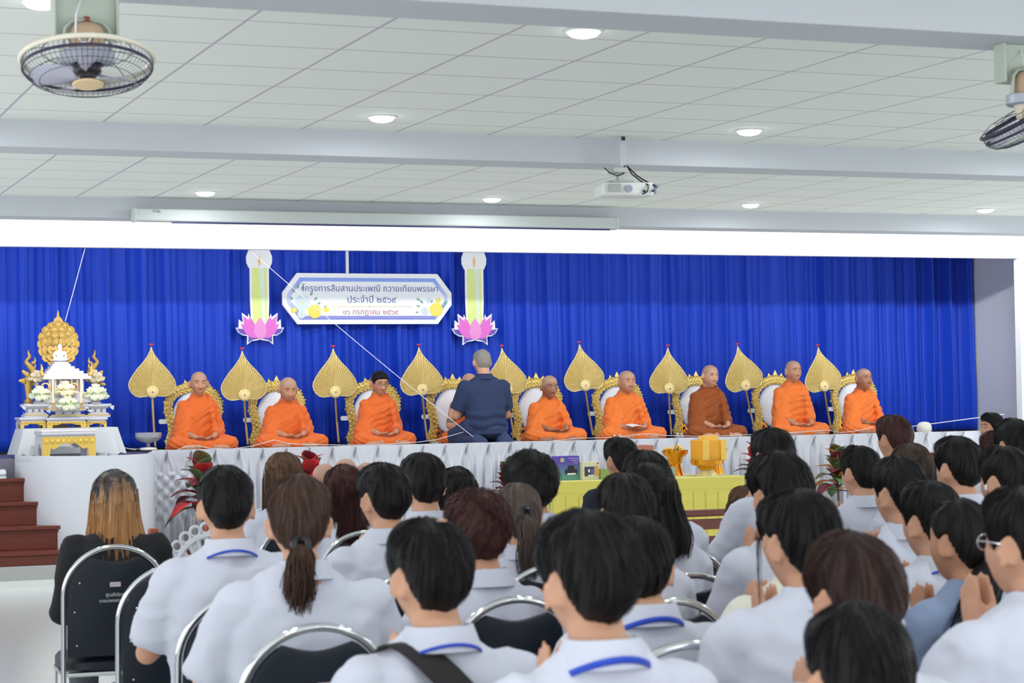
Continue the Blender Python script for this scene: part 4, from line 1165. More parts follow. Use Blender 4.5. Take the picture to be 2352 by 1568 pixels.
# boxes
def carton(px0, px1, ptop, y, dep, label, m, rot=.25):
    a = at_y(px0, 1080, y); b2 = at_y(px1, 1080, y); w = float(b2[0] - a[0]); h = float(at_y((px0 + px1) / 2, ptop, y)[2]) - ZT
    t = thing('boxed_appliance', label, 'box', (float(a[0] + b2[0]) / 2, y, ZT), rot, 'boxed offerings on the yellow table')
    MB().box((0, dep / 2, h / 2), (w, dep, h)).build('carton', m, t, smooth=False, bevel=.004)
    return t, w, h
def grad(name, c0, c1, z0, z1):
    m = mat(name, c0, .45); nt = m.node_tree; b_ = nt.nodes['Principled BSDF']
    tc = nt.nodes.new('ShaderNodeTexCoord'); sp = nt.nodes.new('ShaderNodeSeparateXYZ'); nt.links.new(tc.outputs['Object'], sp.inputs[0])
    mp = nt.nodes.new('ShaderNodeMapRange'); mp.inputs[1].default_value = z0; mp.inputs[2].default_value = z1
    cr = nt.nodes.new('ShaderNodeValToRGB'); cr.color_ramp.elements[0].color = c0; cr.color_ramp.elements[1].color = c1
    nt.links.new(sp.outputs['Z'], mp.inputs[0]); nt.links.new(mp.outputs[0], cr.inputs[0]); nt.links.new(cr.outputs[0], b_.inputs['Base Color'])
    return m
t1, w, h = carton(1278, 1333, 1047, 17.1, .10, 'purple and green printed carton with a black cooker picture', grad('printed_purple_green', rgb(96, 160, 140), rgb(96, 72, 176), .02, .16), .12)
MB().box((w * .12, -.003, h * .50), (w * .28, .004, h * .14)).box((w * .12, -.003, h * .36), (w * .52, .004, h * .18)).ball((w * .12, -.003, h * .56), (w * .15, .003, h * .06), 6, 12).build('printed_cooker', PLASTIC_DARK, t1, smooth=False)
MB().box((w * .12, -.006, h * .26), (w * .36, .004, h * .07)).build('printed_strip', PRINT_WHITE, t1, smooth=False)
for k in range(3):
    MB().box((w * (.22 + .06 * k), -.003, h * (.90 - .09 * k)), (w * (.42 - .12 * k), .002, h * .035)).build('printed_line', mat('lilac_print', rgb(176, 164, 216), .5), t1, smooth=False)
for k, cc in enumerate(((224, 140, 130), (232, 220, 120), (130, 200, 140), (120, 190, 220))):
    MB().box((-w * .34 + w * .045 * k, -.003, h * .84), (w * .045, .002, h * .16)).build('printed_stripe', mat('stripe_print_%d' % k, rgb(*cc), .5), t1, smooth=False)
t2, w, h = carton(1336, 1378, 1060, 17.08, .09, 'cream printed carton beside the purple carton on the yellow table', mat('cream_carton', rgb(224, 220, 186), .5), .1)
MB().box((-w * .08, -.003, h * .46), (w * .55, .003, h * .52)).build('printed_panel', mat('print_dark_blue', rgb(64, 62, 84), .5), t2, smooth=False)
MB().box((w * .08, -.005, h * .45), (w * .16, .003, h * .3)).build('printed_bottle', mat('print_purple', rgb(122, 92, 150), .5), t2, smooth=False)
MB().box((-w * .12, -.005, h * .5), (w * .1, .003, h * .16)).box((0, -.005, h * .24), (w * .34, .003, h * .07)).build('printed_light', PRINT_WHITE, t2, smooth=False)
MB().box((w * .34, -.003, h * .48), (w * .15, .003, h * .56)).build('printed_orange', mat('print_orange', rgb(236, 160, 60), .5), t2, smooth=False)
MB().ball((w * .40, -.003, h * .9), (w * .05, .003, h * .05), 6, 10).build('printed_dot', TIP_RED, t2, smooth=False)
t3, w, h = carton(1380, 1404, 1076, 17.06, .07, 'small green packet behind the suited man on the yellow table', mat('green_packet', rgb(146, 168, 90), .5, vary=.4, vscale=40), -.1)
t4, w, h = carton(1536, 1552, 1072, 17.08, .05, 'small grey card standing before the left golden bowl', mat('grey_card', rgb(166, 176, 168), .6), 0)
# golden pedestal trays with offerings
def phan(px, pwid, ptop, y, label, full):
    x = on_table(px, y); d = y * 1.12; w = pwid * d / F_PX / 2
    h = float(at_y(px, ptop, y)[2]) - ZT
    t = thing('golden_pedestal_bowl', label, 'offering bowl', (x, y, ZT), 0, 'golden pedestal bowls')
    n = 36
    def fl(r, z, k): return [(r * (1 + k * math.cos(12 * 2 * PI * j / n)) * math.cos(2 * PI * j / n), r * (1 + k * math.cos(12 * 2 * PI * j / n)) * math.sin(2 * PI * j / n), z) for j in range(n)]
    hh = h if full else h * .62
    MB().loft([fl(w * .62, 0, .05), fl(w * .60, hh * .05, .05), fl(w * .50, hh * .2, .05), fl(w * .40, hh * .38, .03)]).build('foot', GOLD_PALE if not full else GOLD_ORANGE, t)
    MB().loft([fl(w * .40, hh * .37, 0), fl(w * .52, hh * .42, .0), fl(w * .55, hh * .52, 0), fl(w * .6, hh * .60, 0), fl(w * .95, hh * .72, .0), fl(w * 1.0, hh * .82 if full else hh, .02), fl(w * .9, hh * .84 if full else hh * 1.0, .02)]).build('bowl', GOLD_ORANGE, t)
    if full:
        pk = MB(); random.seed(int(px))
        for k in range(11):
            a = 2 * PI * k / 11; rr = w * (.62 if k < 8 else .25)
            R = Matrix.Rotation(a, 3, 'Z') @ Matrix.Rotation(-.5, 3, 'X') @ Matrix.Rotation(random.random(), 3, 'Y')
            pk.box((rr * math.cos(a), rr * math.sin(a), h * (.84 if k < 8 else .93)), (w * .55, w * .12, h * .18), R)
        pk.build('gold_wrapped_contents', GOLD, t, smooth=False, bevel=.006)
    return t, w, h
phan(1551, 60, 1022, 17.4, 'amber gold bowl of wrapped gifts left of the stacked orange block', True)
phan(1646, 50, 1018, 17.5, 'amber gold bowl of wrapped gifts hidden behind the stacked orange block', True)
tp, w, h = phan(1624, 76, 1034, 17.15, 'golden pedestal tray carrying the stacked orange block', False)
zt_ = h * .62
BLK = mat('orange_wax_block', rgb(246, 176, 52), .5, vary=.08, vscale=12); BLK2 = mat('pale_orange_wax', rgb(248, 204, 92), .5)
tt = thing('orange_offering_block', 'stacked yellow orange block on the golden pedestal tray', 'offering', (on_table(1628, 17.15), 17.15, ZT + zt_ - .002), .06)
zz = float(at_y(1625, 1004, 17.15)[2]) - (ZT + zt_)
kk = 17.15 * 1.12 / F_PX
MB().box((0, 0, zz * .45), (66 * kk, 50 * kk, zz * .9)).build('lower_block', BLK, tt, smooth=False, bevel=.004)
MB().box((-22 * kk, -26 * kk, zz * .45), (16 * kk, 6 * kk, zz * .88)).box((24 * kk, -26 * kk, zz * .45), (14 * kk, 6 * kk, zz * .88)).build('side_sheet', BLK2, tt, smooth=False, bevel=.002)
MB().box((0, 0, zz * .93), (34 * kk, 30 * kk, zz * .32)).build('upper_block', BLK2, tt, smooth=False, bevel=.003)
# tissue box on the stage skirt ledge seen above the crowd
q = at_y(1478, 1034, 17.3); t = thing('wooden_tissue_box', 'reddish brown tissue box on a stand behind the suited man', 'box', (float(q[0]), 17.3, ZT), .1)
hb = float(at_y(1478, 1022, 17.3)[2]) - ZT
MB().box((0, 0, hb - .03), (.17, .10, .06)).build('box', mat('rose_wood', rgb(186, 120, 96), .45), t, smooth=False, bevel=.006)
MB().box((0, 0, (hb - .06) / 2), (.12, .08, hb - .06)).build('stand', PLASTIC_DARK, t, smooth=False)
MB().ball((0, 0, hb + .006), (.05, .02, .014), 6, 10).build('tissue', CLOTH_WHITE, t)

# ------------------------------------------------------------------ wooden bench
q0, q1 = at_d(1500, 1180, 14.6), at_d(1662, 1178, 14.9)
t = thing('wooden_bench', 'polished red-brown wooden bench back before the yellow table', 'bench', (float(q0[0] + q1[0]) / 2, float(q0[1] + q1[1]) / 2, 0), 0)
bw = 1.15; bz = float((q0[2] + q1[2]) / 2) + .02
MB().box((0, 0, bz - .02), (bw, .05, .05)).build('top_rail', WOOD, t, smooth=False, bevel=.012)
for k in range(3):
    MB().box((0, .0, bz - .10 - .11 * k), (bw - .08, .022, .075 if k == 0 else .05)).build('back_slat', WOOD, t, smooth=False, bevel=.005)
for s in (-1, 1):
    MB().box((s * (bw / 2 - .03), 0, bz / 2 - .02), (.05, .05, bz - .04)).build('rear_post', WOOD, t, smooth=False, bevel=.006)
    MB().box((s * (bw / 2 - .03), .42, .21), (.05, .05, .42)).build('front_leg', WOOD, t, smooth=False, bevel=.006)
MB().box((0, .22, .42), (bw, .48, .04)).build('seat', WOOD, t, smooth=False, bevel=.008)

# ------------------------------------------------------------------ armchairs of the front row
LACE = mat('white_lace', rgb(222, 224, 232), .8)
WOOD_RED = mat('orange_brown_wood', rgb(164, 84, 54), .4, vary=.15, vscale=8)
def lace_chair(px, ptop, d, label):
    q = at_d(px, ptop, d); H = float(q[2])
    t = thing('wooden_armchair', label, 'chair', (float(q[0]), float(q[1]), 0), 0, 'front row armchairs with lace covers')
    for s in (-1, 1):
        MB().box((s * .29, 0, H / 2), (.05, .05, H)).build('rear_post', WOOD_RED, t, smooth=False, bevel=.008)
        MB().box((s * .26, .5, .31), (.05, .05, .62)).build('front_leg', WOOD_RED, t, smooth=False, bevel=.008)
        MB().box((s * .26, .25, .63), (.06, .55, .035)).build('arm', WOOD_RED, t, smooth=False, bevel=.008)
    MB().box((0, 0, H - .22), (.54, .04, .06)).build('top_rail', WOOD_RED, t, smooth=False, bevel=.008)
    MB().box((0, .01, H * .62), (.47, .02, H * .42)).build('back_panel', mat('dark_chair_panel', rgb(70, 62, 70), .6), t, smooth=False)
    MB().box((0, .26, .42), (.5, .5, .06)).build('seat', WOOD_RED, t, smooth=False, bevel=.012)
    l = MB(); RR = Matrix.Rotation(PI / 2, 3, 'X'); cz = H - .27; rx_, rz_ = .235, .265
    for k in range(26):
        a = 2 * PI * k / 26; l.torus((rx_ * math.cos(a), -.03, cz + rz_ * math.sin(a)), .026, .008, 10, 5, RR)
        l.tube([(rx_ * .85 * math.cos(a), -.03, cz + rz_ * .85 * math.sin(a)), (rx_ * .30 * math.cos(a + .25), -.03, cz + rz_ * .30 * math.sin(a + .25))], [.015, .010], 5)
    for rr, th in ((.86, .018), (.62, .013), (.30, .018)):
        l.tube([(rx_ * rr * math.cos(2 * PI * j / 40), -.03, cz + rz_ * rr * math.sin(2 * PI * j / 40)) for j in range(41)], th, 5)
    for k in range(12):
        a = 2 * PI * k / 12; l.ball((rx_ * .73 * math.cos(a), -.03, cz + rz_ * .73 * math.sin(a)), (.022, .006, .022), 5, 8)
        l.ball((rx_ * .46 * math.cos(a), -.03, cz + rz_ * .46 * math.sin(a)), (.016, .006, .02), 5, 8)
    l.ball((0, -.03, cz), (.06, .008, .06), 6, 12)
    l.build('lace_cover', LACE, t)
lace_chair(482, 1208, 10.6, 'wooden armchair with white lace cover left of the short-haired student on the near left')
lace_chair(606, 1178, 10.9, 'wooden armchair with white lace cover beside the long straight brown hair')
q = at_d(797, 1054, 11.6); H = float(q[2])
t = thing('scalloped_armchair', 'tan armchair with rounded scalloped top behind the wavy-haired woman', 'chair', (float(q[0]), float(q[1]), 0))
TANL = mat('tan_leather', rgb(198, 156, 138), .5)
MB().box((0, .04, H * .5 - .05), (.44, .10, H - .30)).build('backrest', TANL, t, smooth=False, bevel=.03)
for k in range(5):
    a = PI * (k + .5) / 5
    MB().ball((.21 * math.cos(a), .03, H - .19 + .13 * math.sin(a)), (.068, .05, .062), 10, 14).build('scallop', TANL, t)
MB().box((0, .35, .42), (.46, .5, .12)).build('seat', TANL, t, smooth=False, bevel=.03)
for sx_ in (-1, 1):
    for yy in (.06, .55):
        MB().box((sx_ * .19, yy, .18), (.05, .05, .36)).build('leg', WOOD_RED, t, smooth=False)
# ------------------------------------------------------------------ people
def g2(a, b): return math.exp(-(a * a) - (b * b))
def head_point(d, det=1.0, jaw=1.0, fat=0.0):
    """surface point of an adult head (face towards +y) for the unit direction d, origin mid-head"""
    dx, dy, dz = d
    fl = 1 + .10 * sstep(.35, .95, dz)
    x = .0745 * dx * (1 + .10 * fat); y = .097 * dy * fl; z = .118 * (dz - .05 * sstep(.6, 1, dz))
    lo = sstep(.05, 1.0, -dz)
    x *= 1 - (.36 * jaw - .16 * fat) * lo
    if dy > 0: y *= 1 + .10 * lo
    else: y *= 1 - .40 * sstep(.1, .95, -dz)
    x *= 1 + .10 * sstep(.1, .8, abs(dz)) * (1 - lo)
    if y > .072: y = .072 + (y - .072) * .62
    if dy > 0 and det:
        ax = abs(x); e = 0.0
        nzp = sstep(.030, -.022, z) * (1 - sstep(-.030, -.043, z))
        wn = .0085 + .007 * sstep(.01, -.03, z)
        e += .026 * nzp * math.exp(-(x / wn) ** 2)
        e += .010 * g2((ax - .013) / .007, (z + .030) / .008)
        e -= .011 * g2((ax - .031) / .017, (z - .016) / .012)
        e += .0055 * g2((ax - .031) / .012, (z - .013) / .008)
        e += .005 * g2((ax - .028) / .024, (z - .036) / .008)
        e += .005 * g2((ax - .042) / .018, (z + .018) / .018)
        e += .0085 * math.exp(-(x / .021) ** 2) * (math.exp(-((z + .058) / .0055) ** 2) + math.exp(-((z + .071) / .007) ** 2))
        e -= .004 * math.exp(-(x / .024) ** 2) * math.exp(-((z + .0645) / .003) ** 2)
        e += .010 * g2(x / .020, (z + .100) / .016)
        e += .010 * fat * g2((ax - .045) / .025, (z + .05) / .03)
        y += e * det
    return Vector((x, y, z))
def sph(th, a): return (math.sin(th) * math.sin(a), math.sin(th) * math.cos(a), math.cos(th))
def add_head(mb, M, det=1.0, jaw=1.0, fat=0.0, nu=44, nv=72):
    vs = [M @ head_point((0, 0, 1), det, jaw, fat)]; fs = []
    for i in range(1, nu):
        for j in range(nv): vs.append(M @ head_point(sph(PI * i / nu, 2 * PI * j / nv), det, jaw, fat))
    vs.append(M @ head_point((0, 0, -1), det, jaw, fat))
    for j in range(nv): fs.append((0, 1 + (j + 1) % nv, 1 + j))
    for i in range(nu - 2):
        for j in range(nv):
            a = 1 + i * nv + j; b = 1 + i * nv + (j + 1) % nv
            fs.append((a, b, b + nv, a + nv))
    L = len(vs) - 1; q = 1 + (nu - 2) * nv
    for j in range(nv): fs.append((q + j, q + (j + 1) % nv, L))
    mb.add(vs, fs)
    for s in (-1, 1):
        R = M.to_3x3() @ Matrix.Rotation(s * -.42, 3, 'Z') @ Matrix.Rotation(.12, 3, 'X')
        R = M.to_3x3() @ Matrix.Rotation(s * -.62, 3, 'Z') @ Matrix.Rotation(.14, 3, 'X')
        c = M @ Vector((s * .0815, -.016, -.006))
        e = MB(); hel = []
        for q in range(15):                                     # helix, from the root over the top and down to the lobe
            a = math.radians(205 - q * 19); hel.append(c + R @ Vector((s * .004, -.020 * math.cos(a) - .002, .033 * math.sin(a))))
        e.tube(hel, [.0050] * 10 + [.0056, .0062, .0066, .0066, .006], 8)
        e.ball(c + R @ Vector((s * -.001, 0, 0)), (.0042, .019, .031), 8, 12, R)
        e.ball(c + R @ Vector((s * .001, .008, -.030)), (.0058, .009, .010), 6, 8, R)
        e.ball(c + R @ Vector((s * -.006, .006, -.004)), (.010, .014, .026), 6, 10, R)
        mb.join(e)
def face_y(x, z, det=1.0, fat=0.0):
    best = None
    for i in range(60):
        a = math.asin(max(-1, min(1, x / .09)))
        pass
    lo_, hi_ = -1.0, 1.0
    # search the front direction grid for the nearest x,z
    bd = 9; by = .09
    for i in range(8, 40):
        th = PI * i / 46
        for j in range(-12, 13):
            p = head_point(sph(th, j * .09), det, 1.0, fat); d2 = (p.x - x) ** 2 + (p.z - z) ** 2
            if d2 < bd: bd = d2; by = p.y
    return by
FACE_CACHE = {}
def fy(x, z, fat=0.0):
    k = (round(x, 4), round(z, 4), fat)
    if k not in FACE_CACHE: FACE_CACHE[k] = face_y(x, z, 1.0, fat)
    return FACE_CACHE[k]
def add_features(person, M, fat=0.0, closed=True, brow=True):
    b = MB(); e = MB(); l = MB()
    for s in (-1, 1):
        pts = [(s * x, fy(x, z, fat) - .0005, z) for x, z in ((.014, .033), (.026, .038), (.038, .038), (.048, .032))]
        if brow: b.tube([M @ Vector(p) for p in pts], [.0018, .0032, .003, .0014], 6)
        pts = [(s * x, fy(x, z, fat) + .0002, z) for x, z in ((.018, .013), (.026, .010 if closed else .014), (.036, .010 if closed else .014), (.044, .014))]
        e.tube([M @ Vector(p) for p in pts], [.0010, .0022, .0022, .0010] if closed else [.0016, .0036, .0034, .0014], 6)
    if brow: b.build('eyebrows', BROW, person)
    e.build('eyelids' if closed else 'eyes', BROW, person)
    for z, r in ((-.0575, .0036), (-.070, .0046)):
        l.tube([M @ Vector((x, fy(abs(x), z, fat) - .002, z - .002 * (abs(x) / .02) ** 2)) for x in (-.021, -.012, 0, .012, .021)], [.0008, r, r * 1.05, r, .0008], 6)
    l.build('lips', LIP, person)

def add_hand(mb, wrist, fwd, palm, side, curl=.5, k=1.0, spread=.10):
    """wrist point, finger direction, palm normal; side +1 puts the thumb along fwd x palm"""
    f = Vector(fwd).normalized(); n = Vector(palm); n = (n - f * n.dot(f)).normalized(); u = f.cross(n) * side
    w = Vector(wrist)
    def P(a, b, c): return w + (f * a + u * b + n * c) * k
    r4 = [(-.01, .020, .018), (.015, .027, .017), (.05, .038, .015), (.085, .040, .013)]
    rings = []
    for a, hw, ht in r4:
        rings.append([P(a, hw * math.cos(2 * PI * j / 14), ht * math.sin(2 * PI * j / 14)) for j in range(14)])
    mb.loft(rings)
    mb.ball(P(.085, 0, 0), .015 * k, 6, 8)
    for q, (b0, L, r) in enumerate(((.030, .070, .0088), (.010, .078, .0090), (-.010, .072, .0086), (-.029, .056, .0078))):
        ang = curl * .5 + (.06 * q if curl > .15 else 0); p = P(.080, b0, 0); d = f + u * (spread * (1.5 - q) * .5); pts = [p]
        for sgm, fr in enumerate((.42, .32, .26)):
            dd = (d.normalized() * math.cos(ang) + n * math.sin(ang)); p = p + dd * L * fr * k; pts.append(p.copy()); ang += curl * (.75 if sgm == 0 else .55)
        mb.limb(pts, [r * k, r * .96 * k, r * .9 * k, r * .78 * k], 8)
    q_ = 1.0 if curl > .15 else .68
    t0 = P(.018, .024, .006); t1 = P(.048, .050 * q_, .014 * q_ + .01 * curl); t2 = P(.076, (.052 - .012 * curl) * q_, .022 * q_ + .015 * curl)
    mb.limb([t0, t1, t2], [.012 * k, .0098 * k, .008 * k], 8)

def strands(mb, paths, r):
    for p in paths:
        n = len(p)
        mb.tube(p, [r * (1 - .85 * i / (n - 1)) for i in range(n)], 3, cap=False)

def hair_cap(mb, M, style, seed, thick=.028, n_strand=260, fat=0.0):
    """closed shell that sinks into the head outside the hairline"""
    rnd = random.Random(seed); nu, nv = 40, 64
    curly = style == 'curly'; girl = style in ('long', 'pony', 'bun', 'bob', 'wavy'); crop = style == 'crop'
    def zline(a):
        a = abs(a)
        if girl: return np.interp(a, [0, .6, 1.0, 1.4, 1.75, 2.2, PI], [.66, .60, .42, .16, .22, -.34, -.80] if style in ('pony', 'bun') else [.66, .60, .42, -.02, -.30, -.58, -.66])
        return np.interp(a, [0, .5, .95, 1.28, 1.42, 1.60, 1.88, 2.10, 2.5, PI], [.52, .50, .36, -.06, .10, .20, .10, -.22, -.60, -.86])
    def surf(d):
        dx, dy, dz = d; a = math.atan2(dx, dy); zl = zline(a)
        jag = .05 * nz(dx * 9 + seed, dy * 9, dz * 3)
        base = head_point(d, 0.0, 1.0, fat)
        mk = sstep(zl - .07, zl + .05, dz + jag)
        u = max(0.0, (dz - zl)) / max(.05, 1 - zl)
        if crop: t = .006 + .004 * sstep(0, .4, u)
        elif girl: t = .012 + (thick - .012) * sstep(0, .5, u)
        else: t = .004 + (thick - .004) * sstep(.02, .42, u)
        vol = nz(dx * 2.3 + seed * 1.7, dy * 2.3, dz * 2.3)
        t *= 1 + .22 * vol
        if curly: t += .012 * abs(nz(dx * 9, dy * 9, dz * 9 + seed)) + .006 * nz(dx * 20, dy * 20, dz * 20)
        elif not crop:
            aa = math.atan2(dx, dy - .3)                       # locks running from the whorl
            t += .0026 * nz(aa * 9, dz * 1.2, seed) + .0016 * nz(aa * 26, dz * 2, seed)
        if not girl and not crop and dy > .25: t += .008 * sstep(.4, .7, dz)
        r = base.length
        return base * ((1 - mk) * .90 + mk * (1 + t / r)), mk
    vs = [M @ surf((0, 0, 1))[0]]; fs = []
    for i in range(1, nu):
        for j in range(nv): vs.append(M @ surf(sph(PI * i / nu, 2 * PI * j / nv))[0])
    vs.append(M @ (surf((0, 0, -1))[0]))
    for j in range(nv): fs.append((0, 1 + (j + 1) % nv, 1 + j))
    for i in range(nu - 2):
        for j in range(nv):
            a = 1 + i * nv + j; b = 1 + i * nv + (j + 1) % nv
            fs.append((a, b, b + nv, a + nv))
    L = len(vs) - 1; q = 1 + (nu - 2) * nv
    for j in range(nv): fs.append((q + j, q + (j + 1) % nv, L))
    mb.add(vs, fs)
    if crop: return
    paths = []
    for k in range(n_strand):
        a = rnd.random() * 2 * PI; t0 = rnd.uniform(.05, 1.6); ln = rnd.uniform(.35, .8); lift = rnd.uniform(.0, .006) + (.010 * rnd.random() if curly else 0)
        p = []
        for i in range(6):
            th = t0 + ln * i / 5; aa = a + .25 * math.sin(3 * th + a * 2) * (1.6 if curly else .35)
            d = sph(min(th, 2.3), aa); s, mk = surf(d)
            if mk < .55: break
            n_ = s.normalized(); p.append(M @ (s + n_ * (lift * (i / 5) ** 1.5 + .0008 + (.010 * math.sin(9 * i + a) if curly and i > 2 else 0))))
        if len(p) > 2: paths.append(p)
    strands(mb, paths, .0016)

def long_hair(mb, M, seed, length, wide=.125, wave=.0, n=150, top=.045, amax=2.0):
    """fall of loose hair behind the head"""
    rnd = random.Random(seed)
    def pt(a, v, off=0.0):
        rx = .098 + (max(wide, .105) - .098) * sstep(.1, .8, v); ry = .124 + .048 * sstep(.25, .7, v)
        am = amax * (1 - .18 * v)
        z = top - (length + .03 * nz(a * 5, seed)) * v
        w = wave * math.sin(v * 9 + a * 3 + seed) * v
        lock = .008 * nz(a * 6, v * 1.6 + seed, 1) + .003 * nz(a * 22, v * 1.2, seed)
        k = (1 + (lock + off) / .1) * (.93 + .07 * sstep(0, .15, v))
        tap = 1 - .10 * sstep(.75, 1, v)
        return Vector((rx * k * math.sin(a * am) * tap + w, -ry * k * math.cos(a * am) + .005, z + .045 * (1 - a * a) * (1 - v) ** 2))
    nu, nv = 44, 26
    outer = [[M @ pt(-1 + 2 * i / nu, j / nv) for i in range(nu + 1)] for j in range(nv + 1)]
    inner = [[M @ pt(-1 + 2 * i / nu, j / nv, -.022 * (1 - (j / nv) ** 4)) for i in range(nu, -1, -1)] for j in range(nv + 1)]
    mb.loft([o + i for o, i in zip(outer, inner)])
    paths = []
    for k in range(n):
        a = rnd.uniform(-1, 1); v0 = rnd.uniform(0, .4); da = rnd.uniform(-.06, .06); off = rnd.uniform(.0, .008)
        paths.append([M @ pt(max(-1, min(1, a + da * s)), v0 + (1.06 - v0) * s, off) for s in [i / 9 for i in range(10)]])
    strands(mb, paths, .0021)

def pony(mb, M, seed, start, length, sway=(0, 0), r=.034, n=130):
    rnd = random.Random(seed); s0 = Vector(start)
    spine = []
    for i in range(12):
        v = i / 11
        spine.append(s0 + Vector((sway[0] * v + .006 * math.sin(4 * v), -.05 * math.sin(min(1, v * 2.2) * PI / 2) + (.035 + sway[1]) * v, .012 * math.sin(v * 9) * (1 - v) - length * v ** 1.15)))
    rad = [r * (.35 + .65 * sstep(0, .18, i / 11)) * (1 - .80 * sstep(.45, 1, i / 11)) for i in range(12)]
    mb.tube([M @ p for p in spine[:9]], [q * .72 * (1 - .75 * sstep(.55, 1, i / 8)) for i, q in enumerate(rad[:9])], 14, flat=.75)
    paths = []
    for k in range(int(n * 1.6)):
        a = rnd.random() * 2 * PI; q = rnd.uniform(.45, 1.15); e = rnd.uniform(.62, 1.10); fx = rnd.uniform(-.03, .03); fl = rnd.uniform(-.012, .012)
        p = []
        for i in range(12):
            v = min(11, i * e); i0 = int(v); fr = v - i0; c = spine[i0].lerp(spine[min(11, i0 + 1)], fr); rr = rad[i0] * .6 + .012 * sstep(1, 4, v) + .004
            p.append(M @ (c + Vector((rr * q * math.cos(a) + fx * (v / 11) ** 2 + fl * math.sin(v * .9), rr * q * .8 * math.sin(a), -.012 * (e - 1) * v))))
        paths.append(p)
    strands(mb, paths, .0026)

def wrinkle(amp=.008, seed=0.0, f=6.0):
    def fn(p, n):
        x, y, z = p
        a = nz(x * f * .7 + seed, y * f * .7, z * f * .45)
        b = nz(x * f * 2.1, y * f * 2.1 + seed, z * f * 1.2)
        r = 1 - abs(nz(x * f * 1.3 + seed * 2, y * f * 1.3, z * f * 1.9)) * 2
        return amp * (.9 * a + .35 * b + .45 * max(0, r - .35))
    return fn

CHAIR = {}
def make_chair():
    """stacking banquet chair facing +y, origin on the floor below the back"""
    t = thing('banquet_chair', '', 'chair', group='navy banquet chairs')
    def arch(w, z0, z1, n=28):
        pts = [(-w, z0)]; zc = z1 - w * .96
        pts.append((-w * 1.0, (z0 + zc) / 2))
        for i in range(n + 1):
            a = PI - PI * i / n; pts.append((w * math.cos(a), zc + w * .96 * math.sin(a)))
        pts += [(w, (z0 + zc) / 2), (w, z0)]
        return pts
    lean = .12
    def L(x, z, y=0): return (x, y - lean * max(0, z - .45), z)
    fr = arch(.208, .0, .955)
    P = []
    for x, z in fr:
        P.append(L(x, z) if z > .05 else (x * 1.03, -.05, 0.0))
    MB().tube(P, .0115, 10).build('back_frame', CHROME, t)
    n = 30; W = .1935; zc, zt, zb = .955 - .208 * .96, .935, .50
    out = [(W * math.cos(PI - PI * i / n), zc + (.208 * .96 - .0145) * math.sin(PI - PI * i / n)) for i in range(n + 1)]
    top = []
    for x, z in out:                                           # scooped hand opening below the arch
        sc = zt - .006 - .036 * math.exp(-(x / .105) ** 2)
        top.append((x, min(z, sc)))
    outline = [(-W, zb)] + [(-W, (zb + zc) / 2)] + top + [(W, (zb + zc) / 2), (W, zb)]
    k = MB(); cxz = (0, .70)
    ringsA = []
    for s, y in ((.93, -.016), (.985, -.013), (1.0, -.004), (1.0, .004)):
        ringsA.append([L(x * s, cxz[1] + (z - cxz[1]) * s, y) for x, z in outline])
    for s, y in ((.97, .030), (.85, .042), (.5, .05)):
        ringsA.append([L(x * s, cxz[1] + (z - cxz[1]) * s, y) for x, z in outline])
    k.loft(ringsA).build('back_pad', NAVY_VINYL, t, angle=50)
    sc = MB()
    for x, z in ((-.145, .81), (.145, .81), (-.165, .69), (.165, .69), (-.155, .55), (.155, .55)):
        sc.ball(L(x, z, -.017), (.004, .002, .004), 5, 8)
    sc.build('screws', CHROME, t)
    s = MB(); rings = []
    for z, q in ((.43, .90), (.445, 1.0), (.475, 1.0), (.492, .93), (.498, .75)):
        rings.append([(.215 * q * math.copysign(abs(math.cos(a)) ** .5, math.cos(a)), .215 + .215 * q * math.copysign(abs(math.sin(a)) ** .5, math.sin(a)), z) for a in [2 * PI * j / 36 for j in range(36)]])
    s.loft(rings).build('seat', NAVY_VINYL, t)
    for sx in (-1, 1):
        MB().tube([(sx * .203, .02, .425), (sx * .203, .36, .425), (sx * .203, .40, .41), (sx * .208, .425, .20), (sx * .212, .44, 0)], .0115, 8).build('front_leg', CHROME, t)
    MB().tube([(-.206, .02, .425), (.206, .02, .425)], .010, 8).build('cross_rail', CHROME, t)
    MB().tube([(-.21, -.02, .18), (.21, -.02, .18)], .008, 8).build('rear_stretcher', CHROME, t)
    return t
chair_proto = make_chair(); chair_used = [False]
def put_chair(x, y, rz, label):
    if not chair_used[0]:
        chair_used[0] = True; c = chair_proto; c.location = (x, y, 0); c.rotation_euler = (0, 0, rz)
    else:
        c = copy_tree(chair_proto, (x, y, 0), rz)
    c['label'] = label
    return c
def chair_at(px, ptop, dist, rz, label):
    q = at_d(px, ptop, dist); return put_chair(float(q[0]), float(q[1]) + .06, rz, label)

